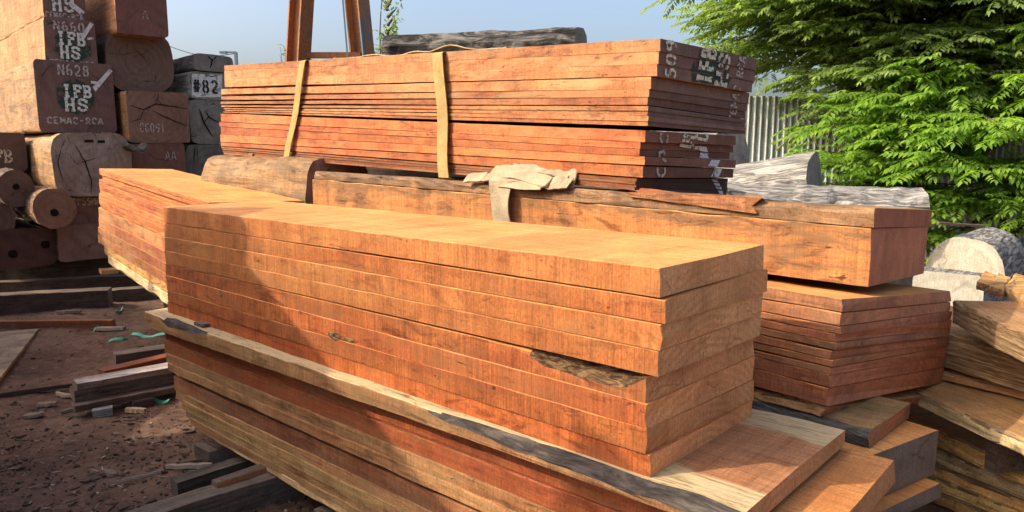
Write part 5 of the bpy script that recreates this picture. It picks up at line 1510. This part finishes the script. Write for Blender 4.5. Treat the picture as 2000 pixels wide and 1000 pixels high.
def make_crown(name, sprays, parent, mat, seed, L=(0.38, 0.6), npair=8, ll=0.12, lw=0.046, spacing=0.085):
    """sprays: (start, direction, length). leaves stand along each spray; returns the leaf mesh and the branchlet polylines"""
    rs = random.Random(seed)
    protos = [frond_arrays(rs, 1.0, npair, ll / 0.48, lw / 0.48) for _ in range(10)]
    AV = []; AT = []; nv = 0; lines = []
    for (s0, d0, ln) in sprays:
        d = Vector(d0).normalized(); p = Vector(s0); n = max(3, int(ln / spacing)); line = [p.copy()]
        for k in range(n):
            f = k / n
            d2 = (d + Vector((0, 0, -0.55 * f * f))).normalized()
            p = p + d2 * (ln / n); line.append(p.copy())
            side = 1 if k % 2 else -1
            for rep in range(1 if k < n - 1 else 3):
                ang = side * rs.uniform(0.5, 1.15) if rep == 0 else rs.uniform(-0.5, 0.5)
                hx = Vector((d2.x, d2.y, 0)).normalized() if abs(d2.z) < 0.97 else Vector((1, 0, 0))
                hd = Matrix.Rotation(ang, 3, 'Z') @ hx
                fx = (hd + Vector((0, 0, rs.uniform(-0.15, 0.35)))).normalized()
                fz = Vector((rs.uniform(-.25, .25), rs.uniform(-.25, .25), 1)); fy = fz.cross(fx).normalized(); fz = fx.cross(fy)
                R = np.array([[fx.x, fy.x, fz.x], [fx.y, fy.y, fz.y], [fx.z, fy.z, fz.z]]) * rs.uniform(*L)
                v, t = protos[rs.randrange(10)]
                AV.append(v @ R.T + np.array(p)); AT.append(t + nv); nv += len(v)
        lines.append(line)
    AV = np.concatenate(AV); AT = np.concatenate(AT)
    me = bpy.data.meshes.new(name)
    me.vertices.add(len(AV)); me.vertices.foreach_set('co', AV.astype('f').ravel())
    me.loops.add(len(AT) * 3); me.loops.foreach_set('vertex_index', AT.astype('i').ravel())
    me.polygons.add(len(AT)); me.polygons.foreach_set('loop_start', np.arange(0, len(AT) * 3, 3, dtype='i')); me.polygons.foreach_set('loop_total', np.full(len(AT), 3, dtype='i'))
    me.update(calc_edges=True); me.materials.append(M[mat])
    o = bpy.data.objects.new(name, me); COL.objects.link(o); o.parent = parent
    return o, lines

def tubes(name, lines, r0, r1, parent, mat, sides=5):
    V = []; Fc = []
    for ln in lines:
        n = len(ln); b0 = len(V)
        for i, p in enumerate(ln):
            d = (ln[min(n - 1, i + 1)] - ln[max(0, i - 1)]).normalized()
            u = d.cross(Vector((0.3, 0.2, 0.9))).normalized(); w = d.cross(u)
            r = r0 + (r1 - r0) * i / (n - 1)
            for k in range(sides):
                t = 2 * math.pi * k / sides; V.append(p + u * r * math.cos(t) + w * r * math.sin(t))
        for i in range(n - 1):
            for k in range(sides):
                a = b0 + i * sides + k; b = b0 + i * sides + (k + 1) % sides
                Fc.append((a, b, b + sides, a + sides))
    return mesh_obj(name, V, Fc, [mat], parent=parent, smooth=True)

def plant(name, base, blobs, nsp, mat, lab, cat, seed, ln=(0.7, 1.3), trunk_r=0.12, group=None, shelf=0.45, **kw):
    """base point, crown blobs (centre, radii); sprays start inside and run outward in loose shelves"""
    rs = random.Random(seed)
    root = bpy.data.objects.new(name, None); COL.objects.link(root); root.location = base
    tag(root, lab, cat, group)
    b0 = Vector(base); sp = []; limbs = []
    vols = [r[0] * r[1] * r[2] for _, r in blobs]
    for (c, r), v in zip(blobs, vols):
        c = Vector(c); k = int(nsp * v / sum(vols))
        # trunk to blob
        s = Vector((0, 0, 0)); e = c - b0 + Vector((0, 0, -r[2] * 0.2)); mid = Vector((e.x * 0.25, e.y * 0.25, e.z * 0.55))
        line = []
        for i in range(11):
            t = i / 10; line.append(s.lerp(mid, t).lerp(mid.lerp(e, t), t) + Vector((0.04 * math.sin(7 * t + seed), 0.03 * math.cos(5 * t), 0)) * t)
        limbs.append(line)
        for _ in range(k):
            th = rs.uniform(0, 2 * math.pi); cz = rs.uniform(-0.75, 1.0); q = rs.uniform(0.35, 0.95) ** 0.6
            u = Vector((math.sqrt(1 - cz * cz) * math.cos(th), math.sqrt(1 - cz * cz) * math.sin(th), cz))
            if u.y > 0.35 and rs.random() < 0.65: u.y *= -1          # more leaves on the side that is seen
            l = rs.uniform(*ln)
            tip = Vector((c.x + u.x * r[0] * q, c.y + u.y * r[1] * q, c.z + u.z * r[2] * q))
            tip.z = round(tip.z / shelf) * shelf + rs.uniform(-0.13, 0.13) if shelf else tip.z
            d = Vector((u.x + rs.uniform(-.3, .3), u.y + rs.uniform(-.3, .3), 0.28 * u.z + rs.uniform(-0.05, 0.3)))
            d.normalize()
            sp.append((tip - d * l * 0.6 - b0, d, l))
        for _ in range(max(3, k // 12)):
            i = rs.randrange(4, 11); st = line[i]
            u = Vector((rs.gauss(0, 1), rs.gauss(0, 1), rs.gauss(0.2, .6))).normalized()
            en = c - b0 + Vector((u.x * r[0], u.y * r[1], u.z * r[2])) * 0.8
            limbs.append([st.lerp(en, t / 7) + Vector((0, 0, 0.12 * math.sin(math.pi * t / 7))) for t in range(8)])
    crown, lines = make_crown('crown', sp, root, mat, seed, **kw)
    trunk = tubes('trunk', limbs, trunk_r, trunk_r * 0.2, root, 'twig', 7)
    tubes('branchlets', lines, 0.011, 0.004, crown, 'twig', 4)
    return root

plant('tree', (7.0, 13.6, 0), [((7.7, 12.2, 4.7), (4.7, 3.0, 2.35)), ((5.2, 11.6, 4.1), (2.0, 1.8, 0.95)), ((9.3, 11.2, 4.2), (2.5, 2.2, 1.9)), ((6.1, 11.4, 3.0), (1.7, 1.3, 1.0)), ((5.2, 11.3, 3.3), (1.3, 1.0, 0.5))], 1150, 'leaf_big', 'spreading green tree with feathery leaves overhanging the metal fence', 'tree', 4, ln=(0.8, 1.5), trunk_r=0.2, spacing=0.085, L=(0.30, 0.6), npair=8, ll=0.115, lw=0.048)
plant('shrub', (6.7, 10.4, 0), [((6.8, 9.9, 1.9), (2.0, 1.15, 1.75)), ((8.0, 9.9, 2.3), (1.4, 1.1, 1.6))], 190, 'leaf_young', 'bright green leafy shrub behind the half-round log at right', 'shrub', 9, ln=(0.7, 1.3), trunk_r=0.06, spacing=0.09)
plant('shrub', (4.75, 11.2, 0), [((4.75, 10.8, 1.45), (1.05, 0.9, 1.25)), ((5.5, 10.6, 1.9), (0.9, 0.8, 1.2))], 70, 'leaf_young', 'smaller bright shrub in front of the metal fence above the grey logs', 'shrub', 21, ln=(0.5, 1.0), trunk_r=0.05, spacing=0.09)

def far_tree(base, H, W, lab, seed, n=900):
    rs = random.Random(seed); root = bpy.data.objects.new('thin_tree', None); COL.objects.link(root); root.location = base
    tag(root, lab, 'tree')
    V = []; Fc = []; lines = [[Vector((0.15 * math.sin(i * .5), 0, H * i / 12)) for i in range(13)]]
    for k in range(46):
        z = H * rs.uniform(0.3, 1.0); a = rs.uniform(0, 6.28); l = W * rs.uniform(0.4, 1.0) * (1.25 - 0.8 * z / H)
        s = Vector((0.1, 0, z)); e = s + Vector((math.cos(a) * l, math.sin(a) * l, l * rs.uniform(0.5, 1.3)))
        lines.append([s.lerp(e, t / 4) for t in range(5)])
        for _ in range(n // 46):
            p = s.lerp(e, rs.uniform(0.4, 1.05)) + Vector((rs.gauss(0, .12), rs.gauss(0, .12), rs.gauss(0, .12)))
            b = len(V); q = rs.uniform(.05, .11)
            V += [p, p + Vector((rs.uniform(-q, q), rs.uniform(-q, q), q)), p + Vector((q, rs.uniform(-q, q), rs.uniform(-q, q)))]
            Fc.append((b, b + 1, b + 2))
    mesh_obj('crown', V, Fc, ['leaf_big'], parent=root)
    tubes('trunk', lines, 0.06, 0.015, root, 'twig', 5)
pT_ = at_y(752, 100, 24)
far_tree((pT_.x, 24, 0), at_y(765, -10, 24).z, 0.6, 'slender sparse tree right of the gantry against the sky', 3, 520)
pT_ = at_y(775, 95, 23)
pT2 = at_y(748, 100, 22)
plant('bush', (pT2.x, 22, 0), [((pT2.x, 22, at_y(750, 92, 22).z - 0.3), (0.35, 0.35, 0.5))], 14, 'leaf_big', 'small leafy bush top showing beside the slender tree', 'bush', 31, ln=(.25, .5), trunk_r=0.05, shelf=0, L=(.2, .3))
pT3 = at_y(553, 100, 22)
plant('bush', (pT3.x, 22, 0), [((pT3.x, 22, pT3.z), (0.2, 0.2, 0.2))], 4, 'leaf_big', 'tiny twig tip left of the gantry leg', 'bush', 32, ln=(.2, .3), trunk_r=0.012, shelf=0, L=(.1, .16))
pT4 = at_y(436, 170, 20)
plant('bush', (pT4.x, 20, 0), [((pT4.x, 20, pT4.z - 0.2), (0.5, 0.4, 0.5))], 30, 'leaf_young', 'green bush seen through the gap beside the log marked #82', 'bush', 33, ln=(.3, .5), trunk_r=0.05, shelf=0)

# ------------------------------------------------------------------ unseen log piles added at left, shaped to shade the soil and stacks
def shade_pile(xr, y0, y1, W, hs, kind, lab):
    z = 0.0
    for k, h in enumerate(hs):
        F = Frame(xr + rnd.uniform(-.03, .03), y1, -90 + 0)
        o = log(kind, (xr - W / 2, y0 + rnd.uniform(-.05, .02), z + h / 2), math.radians(-90), (y1 - y0) + 0.02 * k, sup(8, 22, W / 2, h / 2), ['tan', 'end_log'], rough=0.012)
        tag(o, f'{("lowest","second","third","fourth","fifth","sixth")[k]} squared log of the {lab}', 'log', 'logs of the ' + lab)
        z += h - 0.004
shade_pile(-3.95, 0.2, 4.10, 1.2, (0.81, 0.81, 0.81, 0.80), 'squared_log', 'unseen log pile added for shade at left')
o = log('squared_log', (-4.5, 3.46, 3.305), math.radians(-90), 0.64, sup(8, 22, 0.55, 0.10), ['tan', 'end_log'], rough=0.012)
tag(o, 'short offcut added for shade on the unseen log pile at left', 'log')
o = log('squared_log', (-4.55, 0.35, 3.21 + 0.485), math.radians(-90), 1.22, sup(8, 22, 0.6, 0.485), ['tan', 'end_log'], rough=0.012)
tag(o, 'highest squared log, added for shade on the near end of the unseen pile', 'log')
shade_pile(-6.55, 2.7, 6.3, 1.2, (1.02, 1.02, 1.02), 'squared_log', 'tall unseen log pile added for shade farther left')
shade_pile(-6.55, 6.35, 8.1, 1.2, (0.80, 0.80, 0.80), 'squared_log', 'lower unseen log pile added for shade farthest left')
